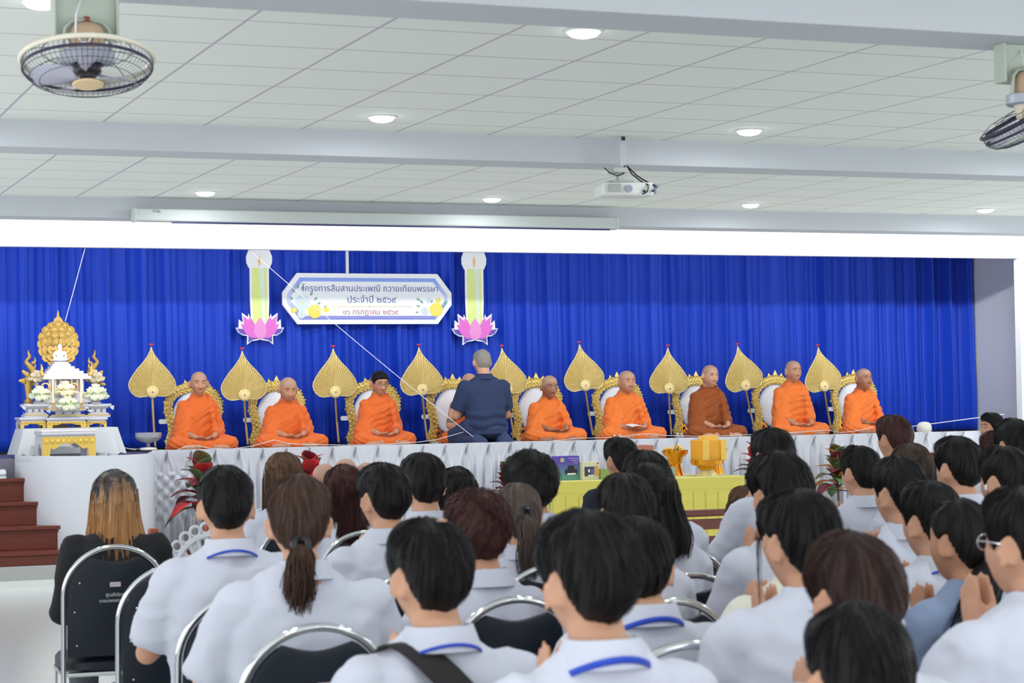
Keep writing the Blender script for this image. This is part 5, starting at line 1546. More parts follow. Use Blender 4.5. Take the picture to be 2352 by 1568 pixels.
LAN_HALF = None
def student(name, px, ptop, wpx, hw, style, label, top='shirt', cloth=None, hair=None, skin=None, rz=0.0, yaw=0.0, pitch=.0, roll=0.0, male=True, lanyard=False,
            wai=True, thick=.026, hairlen=.35, seed=0, chair=True, chair_label=None, tailsway=(0, 0), dist=None, wide=.13, hw_k=1.0, sleeve='short', dz=0.0, slump=0.0, shx=1.0, vox=.0125, wave=0.0, noseat=False, armz=0.0, hz=0.0, tail_r=None):
    """a seated person; px, ptop, wpx: hair top and hair width in the photograph, hw: width of that hair in metres"""
    cloth = cloth or CLOTH_WHITE; skin = skin or SKIN; hair = hair or HAIR_BLACK
    d = dist or hw * F_PX / wpx
    q = at_d(px, ptop, d); tx, ty, tz = [float(v) for v in q]
    sk = tz - thick - .002                                     # skull top
    hy = .055 + slump                                          # head sits a little forward of the hips
    c, s = math.cos(rz), math.sin(rz)
    bx, by = tx - (-s * hy), ty - (c * hy)
    sh = sk - .288 - dz                                         # shoulder height
    seat = .47
    t_ = None
    B = MB()
    k = (1.0 if male else .88) * shx
    lean = slump * .6 + .01
    def ly(z): return lean * (z - seat) / max(.1, sh - seat)
    hc = Vector((0, hy, sk - .118)); hc.y -= .0
    MH = Matrix.Translation(hc) @ Matrix.Rotation(yaw, 4, 'Z') @ Matrix.Rotation(roll, 4, 'Y') @ Matrix.Rotation(-pitch, 4, 'X')
    # rotate about the neck so that a bowed head moves forward
    add_head(B, MH, nu=36, nv=56)
    nb = Vector((0, ly(sh) - .015, sh + .05)); nt_ = MH @ Vector((0, -.022, -.075))
    B.limb([nb - Vector((0, 0, .04)), nb, nt_, MH @ Vector((0, -.02, -.03))], [.062 * k, .057 * (1 if male else .86), .054 * (1 if male else .86), .05], 14)
    B.oval_loft([(0, 0, seat, .15 * k, .11), (0, ly(.62), .62, .13 * k, .095), (0, ly(sh - .18), sh - .18, .158 * k, .10), (0, ly(sh - .06), sh - .06, .165 * k, .095), (0, ly(sh), sh, .14 * k, .07), (0, ly(sh), sh + .045, .07 * k, .055)], 20)
    S = [Vector((e * .168 * k, ly(sh), sh - .035)) for e in (-1, 1)]
    if wai:
        E = [Vector((e * .245 * k, .09 + ly(sh), sh - .285)) for e in (-1, 1)]; Wr = [Vector((e * .024, .19 + ly(sh), sh - .12 + armz)) for e in (-1, 1)]
    else:
        E = [Vector((e * .235 * k, .06 + ly(sh), sh - .30)) for e in (-1, 1)]; Wr = [Vector((e * .07, .27, .64)) for e in (-1, 1)]
    for e, a, b, w in zip((-1, 1), S, E, Wr):
        B.limb([a, b, w], [.046, .038, .026], 12)
        if wai:
            add_hand(B, w + Vector((0, .01, .01)), (-e * .04, .25, .95), (-e, 0, .0), e, curl=.03, spread=.02)
        else:
            add_hand(B, w, (-e * .5, .8, -.25), (0, 0, -1), -e, curl=.35)
    kn = [Vector((e * .11, .44, .50)) for e in (-1, 1)]
    for e, kk in zip((-1, 1), kn):
        B.limb([(e * .09, .02, .53), kk, (e * .11, .42, .09)], [.075, .055, .038], 12)
        B.ball((e * .11, .48, .05), (.04, .11, .035), 8, 12)
    if wpx >= 120: vox = min(vox, .0092)
    me = remesh(B, vox, 1, 'person')
    p = obj('person', me, skin, angle=0)
    p.location = (bx, by, 0); p.rotation_euler = (0, 0, rz)
    tag(p, label, 'person', 'seated audience')
    # --- shirt
    T = MB()
    T.oval_loft([(0, .01, .46, .185 * k, .145), (0, .0 + ly(.60), .60, .172 * k, .128), (0, ly(sh - .20), sh - .20, .190 * k, .132), (0, ly(sh - .09), sh - .09, .196 * k, .124), (0, ly(sh - .03), sh - .03, .178 * k, .102),
                 (0, ly(sh), sh + .012, .135 * k, .082), (0, ly(sh), sh + .045, .088 * k, .070), (0, ly(sh) - .004, sh + .070, .068 * (1 if male else .9), .066)], 28, 2.25)
    for e, a, b, w in zip((-1, 1), S, E, Wr):
        T.ball(a + Vector((e * -.005, 0, -.012)), (.070 * k, .072, .066), 10, 14)
        if sleeve == 'short':
            m_ = a.lerp(b, .86)
            T.tube([a, a.lerp(b, .4), m_], [.066, .068, .068], 14)
        else:
            T.limb([a, b], [.064, .058], 14); T.tube([b, b.lerp(w, .5), b.lerp(w, .92)], [.058, .052, .042], 14)
    me = remesh(T, max(vox, .013), 2, 'shirt'); displace(me, wrinkle(.022, seed * 1.37, 6.5))
    nm = {'shirt': 'shirt', 'blazer': 'blazer', 'jacket': 'jacket', 'blouse': 'blouse'}[top]
    so_ = obj(nm, me, cloth, p, angle=0)
    cz = sh + .055
    if top in ('shirt', 'jacket'):
        rc = .062 if male else .055
        kn_ = MB(); rings = []
        for (r, z, yo) in ((rc, .0, 0), (rc + .004, .022, -.002), (rc + .003, .030, -.003), (rc + .012, .030, -.004), (rc + .020, .006, -.006), (rc + .030, -.022, -.006), (rc + .020, -.026, -.004), (rc + .008, -.01, 0)):
            rings.append([(r * math.cos(2 * PI * j / 36), r * 1.02 * math.sin(2 * PI * j / 36) + yo + ly(sh) - .008, cz + z + .004 * math.sin(2 * PI * j / 36) - .022 * max(0, math.sin(2 * PI * j / 36)) - .006 * math.cos(2 * PI * j / 36) ** 2) for j in range(36)])
        rings.append(rings[0])
        kn_.loft(rings, cap=False).build('collar', cloth, so_)
        if lanyard:
            pts = []
            for j in range(-9, 10):
                a = -PI / 2 + j * .19; pts.append(((rc + .034) * math.cos(a), (rc + .036) * math.sin(a) + ly(sh) - .012, cz - .010 - .016 * (1 + math.sin(a)) * 2.2 - .010 * math.cos(a) ** 2 + (.002 if lanyard == 2 else 0)))
            wd = .013 if lanyard == 2 else .007
            vs = [(x, y, z - wd / 2) for x, y, z in pts] + [(x * .985, y + .002, z + wd / 2) for x, y, z in pts]; n_ = len(pts)
            o = MB().add(vs, [(i, i + 1, n_ + i + 1, n_ + i) for i in range(n_ - 1)]).build('lanyard', RIBBON, p); o.modifiers.new('s', 'SOLIDIFY').thickness = .002
    # --- legs and shoes
    Lg = MB(); Lg.ball((0, .02, .52), (.17 * k, .14, .10), 10, 16)
    for e, kk in zip((-1, 1), kn):
        Lg.limb([(e * .09, .02, .54), kk + Vector((0, 0, .01)), (e * .11, .42, .12)], [.092, .072, .058], 12)
    Lg.build('trousers' if male else 'skirt', TROUSER if top != 'blazer' else TWEED, p)
    for e in (-1, 1):
        MB().ball((e * .11, .49, .045), (.046, .125, .045), 8, 12).box((e * .11, .48, .008), (.08, .22, .016)).build('shoe', SHOE, p)
    # --- hair
    Hm = MB(); big = wpx > 150
    hair_cap(Hm, MH, style, seed, thick, 420 if big else 200)
    if style == 'long': long_hair(Hm, MH, seed, hairlen, wide, wave, 220 if wpx > 80 else 120)
    if style == 'wavy': long_hair(Hm, MH, seed, hairlen, wide, .018, 160, amax=1.5)
    if style == 'bob': long_hair(Hm, MH, seed, hairlen, wide, wave, 160, amax=1.9)
    if style == 'bun':
        Hm.ball(MH @ Vector((0, -.105, -.03)), (.045, .035, .04), 10, 14)
    ho = Hm.build('hair', hair, p, angle=0)
    if style == 'pony':
        st = (0, -.108, .0 + hz)
        pm = MB(); pony(pm, MH, seed, st, hairlen, tailsway, tail_r or (.036 if wpx > 100 else .030), 150 if wpx > 100 else 90)
        po = pm.build('ponytail', hair, ho, angle=0)
        MB().torus(MH @ Vector((st[0], st[1] - .010, st[2])), .019, .011, 18, 8, MH.to_3x3() @ Matrix.Rotation(PI / 2.3, 3, 'X')).build('hair_tie', PLASTIC_DARK, ho)
    if chair:
        cx, cy = 0.0, -.205
        put_chair(bx + c * cx - s * cy, by + s * cx + c * cy, rz, chair_label or ('navy chair under the ' + ' '.join(label.split(',')[0].split()[:12])))
    p['M'] = 0; del p['M']
    return p, MH, dict(sh=sh, sk=sk, k=k, ly=ly(sh))
# ------------------------------------------------------------------ monks
def ridge_folds(p, n, seed=0.0):
    x, y, z = p
    w = nz(x * 3.5, y * 3.5 + seed, z * 3.5); w2 = nz(x * 9 + seed, y * 9, z * 9)
    low = sstep(.25, .12, z)
    u = (x * .55 + z * .95 + .25 * y) * 95 + 7 * w + 1.2 * w2 + seed     # diagonal folds from the left shoulder
    a = 1 - abs(math.sin(u * .5)) ** .7
    v = (z * 1.0 - abs(x) * .35 + y * .5) * 120 + 8 * w
    b = 1 - abs(math.sin(v * .5)) ** .7
    m = .35 + .9 * sstep(-.35, .35, nz(x * 5 + 3, y * 5, z * 5 + seed))
    return -.013 * a * m * (1 - low) - .010 * b * m * low + .007 * w + .002 * w2
def monk(px, ptop, label, robe, skin, yaw=0.0, pitch=.15, roll=0.0, fat=0.0, glasses=None, hair=False, bare_right=False, seed=0, y=19.72, sx=1.0, open_eyes=False, right_fore=False, paper=False, lean=.0):
    q = at_y(px, ptop, y - .06); hx, hz = float(q[0]), float(q[2])
    t = hz - STAGE_Z                                             # sitting height
    sk = t
    hp = -.02                                                    # local frame faces +y, turned round below
    sh = sk - .295
    hc = Vector((0, .05 + lean, sk - .122))
    MH = Matrix.Translation(hc) @ Matrix.Rotation(yaw, 4, 'Z') @ Matrix.Rotation(roll, 4, 'Y') @ Matrix.Rotation(-pitch, 4, 'X') @ Matrix.Scale(1.06, 4)
    B = MB()
    add_head(B, MH, 1.25, 1.0, fat)
    k = sx * .80
    nb = Vector((0, -.015 + lean * .6, sh + .03))
    B.limb([nb - Vector((0, 0, .05)), nb, MH @ Vector((0, -.02, -.07)), MH @ Vector((0, -.015, -.03))], [.064 * k, .058 + .008 * fat, .056 + .01 * fat, .05], 16)
    B.oval_loft([(0, -.02, .02, .17 * k, .12), (0, -.02, .15, .155 * k, .11), (0, -.01 + lean * .4, sh - .14, .165 * k, .105), (0, -.01 + lean * .6, sh - .04, .17 * k, .095), (0, -.012 + lean * .6, sh + .01, .13 * k, .07), (0, -.014 + lean * .6, sh + .045, .07 * k, .056)], 20)
    Sh = {e: Vector((e * .172 * k, -.01 + lean * .6, sh - .035)) for e in (-1, 1)}
    El = {e: Vector((e * .245 * k, .03 + lean * .4, max(.21, sh - .27))) for e in (-1, 1)}
    Wr = {-1: Vector((-.095, .265, .165)), 1: Vector((.095, .265, .155))}
    for e in (-1, 1):
        B.limb([Sh[e], El[e], Wr[e]], [.048, .040, .027], 12)
    add_hand(B, Wr[1] + Vector((-.012, .012, -.004)), (-.92, .36, -.18), (0, .12, 1), 1, curl=.42, k=.95)
    add_hand(B, Wr[-1] + Vector((.012, .022, -.012)), (.92, .36, -.16), (0, .12, 1), -1, curl=.42, k=.95)
    kn = {e: Vector((e * .27 * sx, .20, .080)) for e in (-1, 1)}
    for e in (-1, 1):
        B.limb([(e * .10, .0, .10), kn[e], (-e * .07, .33, .055)], [.09, .065, .04], 12)
        B.ball((-e * .14, .31, .05), (.10, .045, .035), 8, 12)
    me = remesh(B, .0075, 1, 'person')
    # shaven scalp as a second material
    me.materials.append(skin); me.materials.append(SCALP if not hair else SCALP_DARK)
    inv = MH.inverted(); idx = []
    for pl in me.polygons:
        c = inv @ Vector(pl.center); on = 0
        if c.z > -.06 and c.length < .15:
            a = abs(math.atan2(c.x, c.y)); zl = float(np.interp(a, [0, .55, .95, 1.35, 1.62, 2.0, 2.5, PI], [.060, .058, .040, -.01, .02, -.03, -.055, -.06]))
            ear = abs(c.x) > .072 and c.z < .022
            on = 1 if (c.z > zl and not ear) else 0
        idx.append(on)
    me.polygons.foreach_set('material_index', idx)
    p = obj('person', me, None, angle=0)
    p.location = (hx, y, STAGE_Z); p.rotation_euler = (0, 0, PI)
    tag(p, label, 'person', 'seated monks')
    add_features(p, MH, fat, closed=not open_eyes)
    # --- robe
    T = MB()
    T.oval_loft([(0, -.02, .03, .215 * k, .165), (0, -.02, .14, .20 * k, .155), (0, -.015 + lean * .3, sh - .20, .198 * k, .145), (0, -.01 + lean * .5, sh - .09, .204 * k, .132), (0, -.01 + lean * .6, sh - .02, .190 * k, .108),
                 (0, -.012 + lean * .6, sh + .025, .145 * k, .092), (0, -.014 + lean * .6, sh + .055, .096 * k, .080), (0, -.012 + lean * .6, sh + .085, .078 * k, .074)], 30, 2.2)
    for e in (-1, 1):
        if bare_right and e == 1: continue
        w = Wr[e]
        T.limb([Sh[e] + Vector((0, 0, -.012)), El[e]], [.070, .064], 14)
        stop = .78 if (e == -1) else .55
        if e == 1 and not right_fore: stop = .66
        T.tube([El[e], El[e].lerp(w, stop * .5), El[e].lerp(w, stop)], [.062, .060, .052], 14); T.ball(El[e], .063, 8, 12)
    for e in (-1, 1):
        T.limb([(e * .11, .0, .10), kn[e] + Vector((0, 0, .005)), (-e * .02, .33, .062)], [.105, .078, .060], 14)
        T.ball((e * .275 * sx, .12, .055), (.075, .12, .058), 8, 14)
    T.ball((0, .16, .065), (.22, .17, .062), 8, 16)
    # rolled edge over the left shoulder and down the arm
    T.tube([(-.085, -.10, sh + .02), (-.098, -.02, sh + .052), (-.10, .07, sh + .0), (-.11, .115, sh - .10), (-.12, .13, .30), (-.13, .14, .20), (-.135, .17, .12)], [.028, .034, .034, .032, .030, .028, .024], 10)
    # drape falls from the right shoulder across the front
    for j in range(6):
        s = j / 5
        T.tube([(-.12, .085 - .01 * j, sh - .01 - .02 * j), (-.02 + .02 * s, .134, sh - .09 - .045 * j), (.08 + .02 * s, .130, sh - .15 - .05 * j), (.195 * k, .03, max(.10, sh - .17 - .058 * j))], [.018, .025, .022, .014], 8)
    if not bare_right:
        T.limb([(.105, .03, sh - .13), (.19, .10, .15)], [.092, .105], 14)
        T.tube([(.19 * k, .0, sh - .06), (.25 * k, .06, sh - .2), (.24 * k, .12, .22), (.15, .19, .15), (.22, .17, .11)], [.045, .050, .052, .046, .045], 12)
    me = remesh(T, .0105, 1, 'robe'); displace(me, lambda a, b_: ridge_folds(a, b_, seed))
    ro = obj('robe', me, robe, p, angle=0)
    if glasses:
        g = MB()
        for s in (-1, 1):
            c = Vector((s * .031, fy(.031, .014, fat) + .016, .010))
            g.tube([MH @ (c + Vector((.023 * math.cos(a), 0, .016 * math.sin(a)))) for a in [2 * PI * i / 20 for i in range(21)]], .0016, 5)
            g.tube([MH @ (c + Vector((s * .023, 0, .004))), MH @ Vector((s * .072, .05, .016)), MH @ Vector((s * .08, -.005, .012))], .0016, 5)
        g.tube([MH @ Vector((-.008, fy(.0, .014) + .004, .012)), MH @ Vector((.008, fy(.0, .014) + .004, .012))], .0016, 5)
        g.build('glasses', glasses, p)
    if hair:
        Hm = MB(); hair_cap(Hm, MH, 'crop', seed, .006); Hm.build('hair', HAIR_BLACK, p, angle=0)
    if bare_right:
        MB().tube([Sh[1].lerp(El[1], .72), Sh[1].lerp(El[1], .9)], [.0455, .0445], 18).build('tattoo', mat('faded_tattoo', rgb(132, 112, 100), .55), p)
    return p, MH
SILVER = mat('silver_frame', rgb(214, 216, 220), .2, .9)
DARKFR = mat('dark_frame', rgb(40, 38, 42), .3)
MONKS = []
MONKS.append(monk(457, 852, 'monk in orange robe furthest left, eyes closed, beside the crystal bowl', ROBE, SKIN_TAN, yaw=-.05, pitch=.10, seed=1))
MONKS.append(monk(660, 865, 'bald monk in orange robe bowing with the white cord over his bare right forearm', ROBE, SKIN_TAN, yaw=.02, pitch=.34, fat=.5, seed=2.3, sx=1.06, right_fore=True, lean=.03))
MONKS.append(monk(872, 852, 'young monk with short black hair and glasses, head bowed', ROBE, SKIN_TAN, yaw=.10, pitch=.26, glasses=DARKFR, hair=True, seed=3.1, sx=.93))
MONKS.append(monk(1078, 856, 'monk with bare tattooed right arm, hidden behind the kneeling man', ROBE, SKIN, yaw=.0, pitch=.2, bare_right=True, seed=4.4, sx=1.05, y=19.86))
MONKS.append(monk(1262, 861, 'thin monk in bright orange with silver glasses', ROBE_LIGHT, SKIN_BROWN, yaw=.10, pitch=.20, glasses=SILVER, seed=5.2, sx=.98))
MONKS.append(monk(1440, 850, 'stout monk in bright orange reading a white paper in his lap', ROBE_LIGHT, SKIN_TAN, yaw=.06, pitch=.08, fat=1.0, seed=6.7, sx=1.10))
MONKS.append(monk(1631, 837, 'monk in the brown robe', ROBE_BROWN, SKIN, yaw=.14, pitch=.14, fat=.2, seed=7.9, open_eyes=True))
MONKS.append(monk(1822, 827, 'tallest upright monk in bright orange, second from the right end', ROBE_LIGHT, SKIN_TAN, yaw=.10, pitch=.05, seed=8.8))
MONKS.append(monk(1984, 845, 'monk furthest right in orange, eyes open and lips pressed', ROBE_LIGHT, SKIN_BROWN, yaw=.14, pitch=.02, fat=.6, seed=9.6, open_eyes=True, sx=.98))
m6 = MONKS[5][0]
def sheet(u, v): return (m6.location.x + .02 - .15 * u, m6.location.y - .27 - .17 * v, STAGE_Z + .185 + .012 * math.sin(u * 3) - .02 * v)
o = MB().grid(sheet, 8, 8).build('paper_sheet', mat('white_paper', rgb(238, 240, 242), .7)); o.modifiers.new('s', 'SOLIDIFY').thickness = .001
tag(o, 'white paper sheet held in the lap of the stout monk', 'paper')
# cord passing from lap to lap
pts = []
for px, py in ((300, 1030), (365, 1033), (405, 1034), (430, 1024), (452, 1023), (480, 1029), (530, 1031), (580, 1024), (630, 1010), (660, 1018), (700, 1021), (740, 1021), (800, 1022), (880, 1020), (960, 1015), (1000, 1010), (1050, 996), (1070, 990)):
    q = at_y(px, py, 19.26); pts.append(tuple(q))
cord('sacred_cord', pts, .0034, 'white cord running across the laps of the left three monks')
pts = []
for px, py in ((1150, 1009), (1190, 1014), (1260, 1013), (1330, 1006), (1420, 1004), (1455, 998), (1490, 996), (1530, 1000), (1620, 1002), (1720, 998), (1800, 994), (1850, 991), (1900, 987), (1930, 993), (1955, 991), (1980, 987), (2005, 980)):
    q = at_y(px, py, 19.26); pts.append(tuple(q))
cord('sacred_cord', pts, .0034, 'white cord running across the laps of the right five monks')
q = at_y(300, 1012, 19.3)
cord('sacred_cord', [tuple(at_y(*p_, 19.2)) for p_ in ((264, 1010), (275, 1020), (290, 1029), (312, 1033))], .004, 'short loose white cord end between the altar table and the crystal bowl')

# ------------------------------------------------------------------ kneeling man in navy, seen from behind
q = at_y(1103, 802, 19.36); kx, kt = float(q[0]), float(q[2]); KY = 19.27
sk = kt - STAGE_Z - .01; sh = sk - .315
B = MB(); MH = Matrix.Translation((0, .04, sk - .120)) @ Matrix.Rotation(-.06, 4, 'Z') @ Matrix.Rotation(-.12, 4, 'X') @ Matrix.Scale(1.06, 4)
add_head(B, MH, 1.0, .9, .4)
B.limb([(0, -.02, sh), (0, -.015, sh + .05), MH @ Vector((0, -.02, -.07))], [.07, .066, .062], 16)
B.oval_loft([(0, -.03, .20, .17, .125), (0, -.02, .36, .165, .125), (0, 0, sh - .16, .185, .12), (0, 0, sh - .04, .19, .105), (0, 0, sh + .01, .14, .075), (0, 0, sh + .05, .075, .06)], 22)
for e in (-1, 1):
    S = Vector((e * .195, 0, sh - .04)); E = Vector((e * .262, .07, sh - .33)); W = Vector((e * .06, .27, sh - .27))
    B.limb([S, E, W], [.054, .044, .029], 12); add_hand(B, W, (-e * .25, .75, .55), (-e, .2, 0), e, curl=.3)
    B.limb([(e * .10, -.02, .21), (e * .17, .36, .085), (e * .13, -.05, .055)], [.10, .07, .05], 12)
    B.ball((e * .12, -.14, .045), (.045, .11, .04), 8, 12)
me = remesh(B, .010, 1, 'person'); kp = obj('person', me, SKIN, angle=0)
kp.location = (kx, KY, STAGE_Z); kp.rotation_euler = (0, 0, .02)
tag(kp, 'grey-haired man in a navy short-sleeved shirt kneeling with his back to the hall', 'person')
T = MB()
T.oval_loft([(0, -.03, .13, .205, .165), (0, -.03, .24, .205, .16), (0, -.02, .38, .198, .15), (0, 0, sh - .18, .222, .145), (0, 0, sh - .08, .232, .132), (0, 0, sh - .02, .205, .108), (0, 0, sh + .025, .15, .088), (0, 0, sh + .055, .09, .076)], 30, 2.3)
for e in (-1, 1):
    S = Vector((e * .195, 0, sh - .055)); E = Vector((e * .262, .07, sh - .33)); T.ball(S, (.086, .08, .08), 10, 14)
    T.tube([S, S.lerp(E, .4), S.lerp(E, .80)], [.08, .084, .088], 16)
me = remesh(T, .010, 2, 'shirt')
wf = wrinkle(.013, 5.5, 5)
displace(me, lambda p_, n: wf(p_, n) + .010 * math.sin(p_[2] * 62 + 3 * nz(p_[0] * 5, 0, 2)) * sstep(.46, .24, p_[2]))
so_ = obj('shirt', me, CLOTH_NAVY, kp, angle=0)
rings = []
for r, z in ((.074, sh + .03), (.072, sh + .075), (.078, sh + .082), (.088, sh + .055), (.100, sh + .025), (.085, sh + .02)):
    rings.append([(r * math.cos(2 * PI * j / 36), r * math.sin(2 * PI * j / 36) - .01, z - .02 * max(0, math.sin(2 * PI * j / 36))) for j in range(36)])
MB().loft(rings + [rings[0]], cap=False).build('collar', CLOTH_NAVY, so_)
T = MB(); T.ball((0, -.03, .19), (.21, .17, .12), 10, 18)
for e in (-1, 1):
    T.limb([(e * .11, -.02, .20), (e * .185, .36, .095), (e * .14, -.14, .065)], [.125, .09, .075], 14); T.ball((e * .13, -.2, .05), (.08, .1, .06), 8, 12)
me = remesh(T, .014, 2, 'trousers'); displace(me, wrinkle(.01, 8.1, 5)); obj('trousers', me, mat('denim_navy', rgb(52, 66, 100), .9, bump=.3, bscale=300), kp, angle=0)
Hm = MB(); hair_cap(Hm, MH, 'crop', 3, .007, fat=.4); Hm.build('hair', HAIR_GREY, kp, angle=0)

# ------------------------------------------------------------------ man by the stage wall, seen in profile
q = at_d(2277, 945, 18.6); px_, py_, pz_ = [float(v) for v in q]
ST = student
P = []
def S_(*a, **k):
    r = ST(None, *a, **k); P.append(r); return r
r = S_(2277, 945, 52, .20, 'short', 'man in profile by the stage wall, facing left, with short dark hair', cloth=CLOTH_SUIT, skin=SKIN_TAN, rz=1.0, yaw=.55, seed=41, dist=17.0, chair_label='navy chair of the man in profile beside the stage wall', thick=.018, wai=False)
add_features(r[0], r[1], 0, closed=True)

# ------------------------------------------------------------------ audience
W_ = CLOTH_WHITE
r = S_(262, 1074, 116, .20, 'long', 'woman in a black blazer with long ombre hair, seated alone on the left', top='blazer', cloth=CLOTH_BLACK, hair=None, skin=SKIN, male=False, sleeve='long', hairlen=.55, wide=.155, wave=.010, seed=1, wai=False, shx=1.12, dist=8.95, rz=-.10, chair=False)
OMB = r[0]
c_ombre = bpy.data.materials.new('ombre_hair'); c_ombre.use_nodes = True
nt = c_ombre.node_tree; b_ = nt.nodes['Principled BSDF']; b_.inputs['Roughness'].default_value = .4
tcn = nt.nodes.new('ShaderNodeTexCoord'); spn = nt.nodes.new('ShaderNodeSeparateXYZ'); nt.links.new(tcn.outputs['Object'], spn.inputs[0])
nsn = nt.nodes.new('ShaderNodeTexNoise'); nsn.inputs['Scale'].default_value = 1.0; mpn = nt.nodes.new('ShaderNodeMapping'); mpn.inputs['Scale'].default_value = (45, 20, 2.2); nt.links.new(tcn.outputs['Object'], mpn.inputs[0]); nt.links.new(mpn.outputs[0], nsn.inputs['Vector'])
adn = nt.nodes.new('ShaderNodeMath'); adn.operation = 'MULTIPLY_ADD'; nt.links.new(nsn.outputs['Fac'], adn.inputs[0]); adn.inputs[1].default_value = .28; nt.links.new(spn.outputs['Z'], adn.inputs[2])
mrn = nt.nodes.new('ShaderNodeMapRange'); nt.links.new(adn.outputs[0], mrn.inputs[0]); zt_ = r[2]['sk'] + .14; mrn.inputs[1].default_value = zt_ - .52; mrn.inputs[2].default_value = zt_ + .05
crn = nt.nodes.new('ShaderNodeValToRGB'); nt.links.new(mrn.outputs[0], crn.inputs[0]); nt.links.new(crn.outputs[0], b_.inputs['Base Color'])
el = crn.color_ramp.elements; el[0].color = rgb(138, 94, 60); el[1].color = rgb(44, 38, 42)
for pos, cc in ((.30, (184, 132, 80)), (.55, (206, 154, 96)), (.74, (166, 122, 82)), (.86, (66, 52, 52))):
    e_ = el.new(pos); e_.color = rgb(*cc)
for k in kids(OMB):
    if k.name.startswith('hair'):
        k.data.materials.clear(); k.data.materials.append(c_ombre)
chA = chair_at(266, 1253, 8.62, -.06, 'navy chair with white Thai lettering, under the woman in the black blazer')
LBL = mat('pink_white_plate', rgb(204, 192, 200), .5); PRW = mat('pale_print', rgb(206, 212, 216), .6)
def chair_print(ch, dx, letters):
    lean = .12
    def zz(z): return -.0175 - lean * (z - .45)
    tilt = Matrix.Rotation(math.atan(lean), 4, 'X')
    MB().box((0, 0, 0), (.044, .002, .019)).xf(Matrix.Translation((dx, zz(.80) - .001, .80)) @ tilt).build('maker_plate', LBL, ch, smooth=False)
    g = glyph_mesh('TAIFAT', .02); center_text(g, .036, 0, -.002, -.004); g.xf(Matrix.Translation((dx, zz(.80), .80)) @ tilt).build('plate_lettering', mat('plate_ink', rgb(140, 110, 126), .6), ch, smooth=False)
    if letters:
        for s, w, z in (('ศูนย์ประชุม', .088, .757), ('ราชมงคลตะวันออก', .142, .733)):
            g = glyph_mesh(s, .03); center_text(g, w, 0, -.002, -.006); g.xf(Matrix.Translation((dx + .006, zz(z), z)) @ tilt).build('back_lettering', PRW, ch, smooth=False)
chair_print(chA, .0, True)
chB = chair_at(408, 1292, 7.55, -.06, 'empty navy chair beside the woman in the black blazer')
S_(517, 1063, 148, .200, 'short', 'short-haired student in white with a thin blue lanyard, beside the empty navy chair', lanyard=1, seed=2, dist=6.7, skin=SKIN, thick=.026, rz=-.05, shx=1.02, wai=True, yaw=-.06)
r = S_(684, 1083, 158, .205, 'pony', 'student in white with a low brown ponytail on a black tie, near the front left', hair=hair_mat('warm_brown_hair', rgb(74, 54, 46)), male=False, seed=3, hairlen=.30, thick=.030, dist=5.85, tailsway=(-.03, 0), hz=-.045, shx=1.24, rz=.0, yaw=-.22, chair=False)
chC = chair_at(728, 1437, 5.45, .02, 'navy chair with a maker plate, under the low brown ponytail student')
chair_print(chC, .02, False)
S_(650, 1033, 92, .195, 'long', 'woman with long straight brown hair in the front row', top='blouse', hair=HAIR_BROWN, male=False, seed=4, hairlen=.48, wide=.105, dist=10.5, wai=False)
S_(788, 1062, 98, .20, 'wavy', 'woman in white with wavy dark red-brown hair before the scalloped armchair', top='blouse', hair=HAIR_REDBROWN, male=False, seed=5, hairlen=.34, wide=.10, dist=9.6, wai=False)
S_(880, 1057, 125, .195, 'short', 'student in white with a tapered neckline, left ear showing, beside the wavy-haired woman', seed=6, yaw=.10, rz=.05)
S_(970, 1034, 112, .195, 'short', 'short-haired student behind the one with the tapered neckline, mostly hidden', seed=7)
S_(1046, 1066, 86, .19, 'bob', 'dark-haired woman half hidden behind two short-haired students, before the white skirt', top='blouse', hair=HAIR_BLACK, male=False, seed=8, hairlen=.22, dist=9.6, wai=False)
S_(1096, 1118, 160, .215, 'curly', 'student with fluffy reddish-black hair above a white shirt, in the third row', hair=HAIR_REDBROWN, seed=9, thick=.034, rz=.0)
S_(1188, 1103, 104, .175, 'pony', 'student with a long straight ash-brown ponytail', hair=HAIR_ASH, male=False, seed=10, hairlen=.36, thick=.016, hz=.02, dist=7.6, yaw=-.12)
r = S_(983, 1180, 206, .195, 'short', 'student with a small bald spot and a black bag strap over the back', seed=11, lanyard=1, thick=.024, yaw=.07, rz=.03, dist=4.55)
# bag strap and crown spot
p_, MH, inf = r; k = inf['k']; sh = inf['sh']
pts = [(-.08, .115, sh - .10), (-.105, .06, sh + .02), (-.095, -.02, sh + .055), (-.04, -.105, sh + .0), (.03, -.145, sh - .09), (.10, -.155, sh - .19), (.17, -.13, sh - .31)]
vs = []
for i, q in enumerate(pts):
    q = Vector(q); tn = (Vector(pts[min(i + 1, 6)]) - Vector(pts[max(i - 1, 0)])).normalized(); nrm = Vector((0, -1, .5)) if i > 2 else (Vector((0, 0, 1)) if i > 0 else Vector((0, 1, 0)))
    sd = tn.cross(nrm).normalized() * .034; vs += [q - sd, q + sd]
o = MB().add(vs, [(2 * i, 2 * i + 1, 2 * i + 3, 2 * i + 2) for i in range(6)]).build('bag_strap', BLACK_WEB, p_, angle=0)
s_ = o.modifiers.new('sub', 'SUBSURF'); s_.levels = 2; s_.render_levels = 2; s_ = o.modifiers.new('s', 'SOLIDIFY'); s_.thickness = .006; s_.offset = 1
MB().ball(MH @ Vector((.012, -.045, .131)), (.012, .012, .004), 8, 12).build('crown_spot', SCALP, p_)
S_(1218, 1030, 132, .225, 'curly', 'curly black-haired student beside the yellow table', seed=12, thick=.040, lanyard=1, skin=SKIN_TAN)
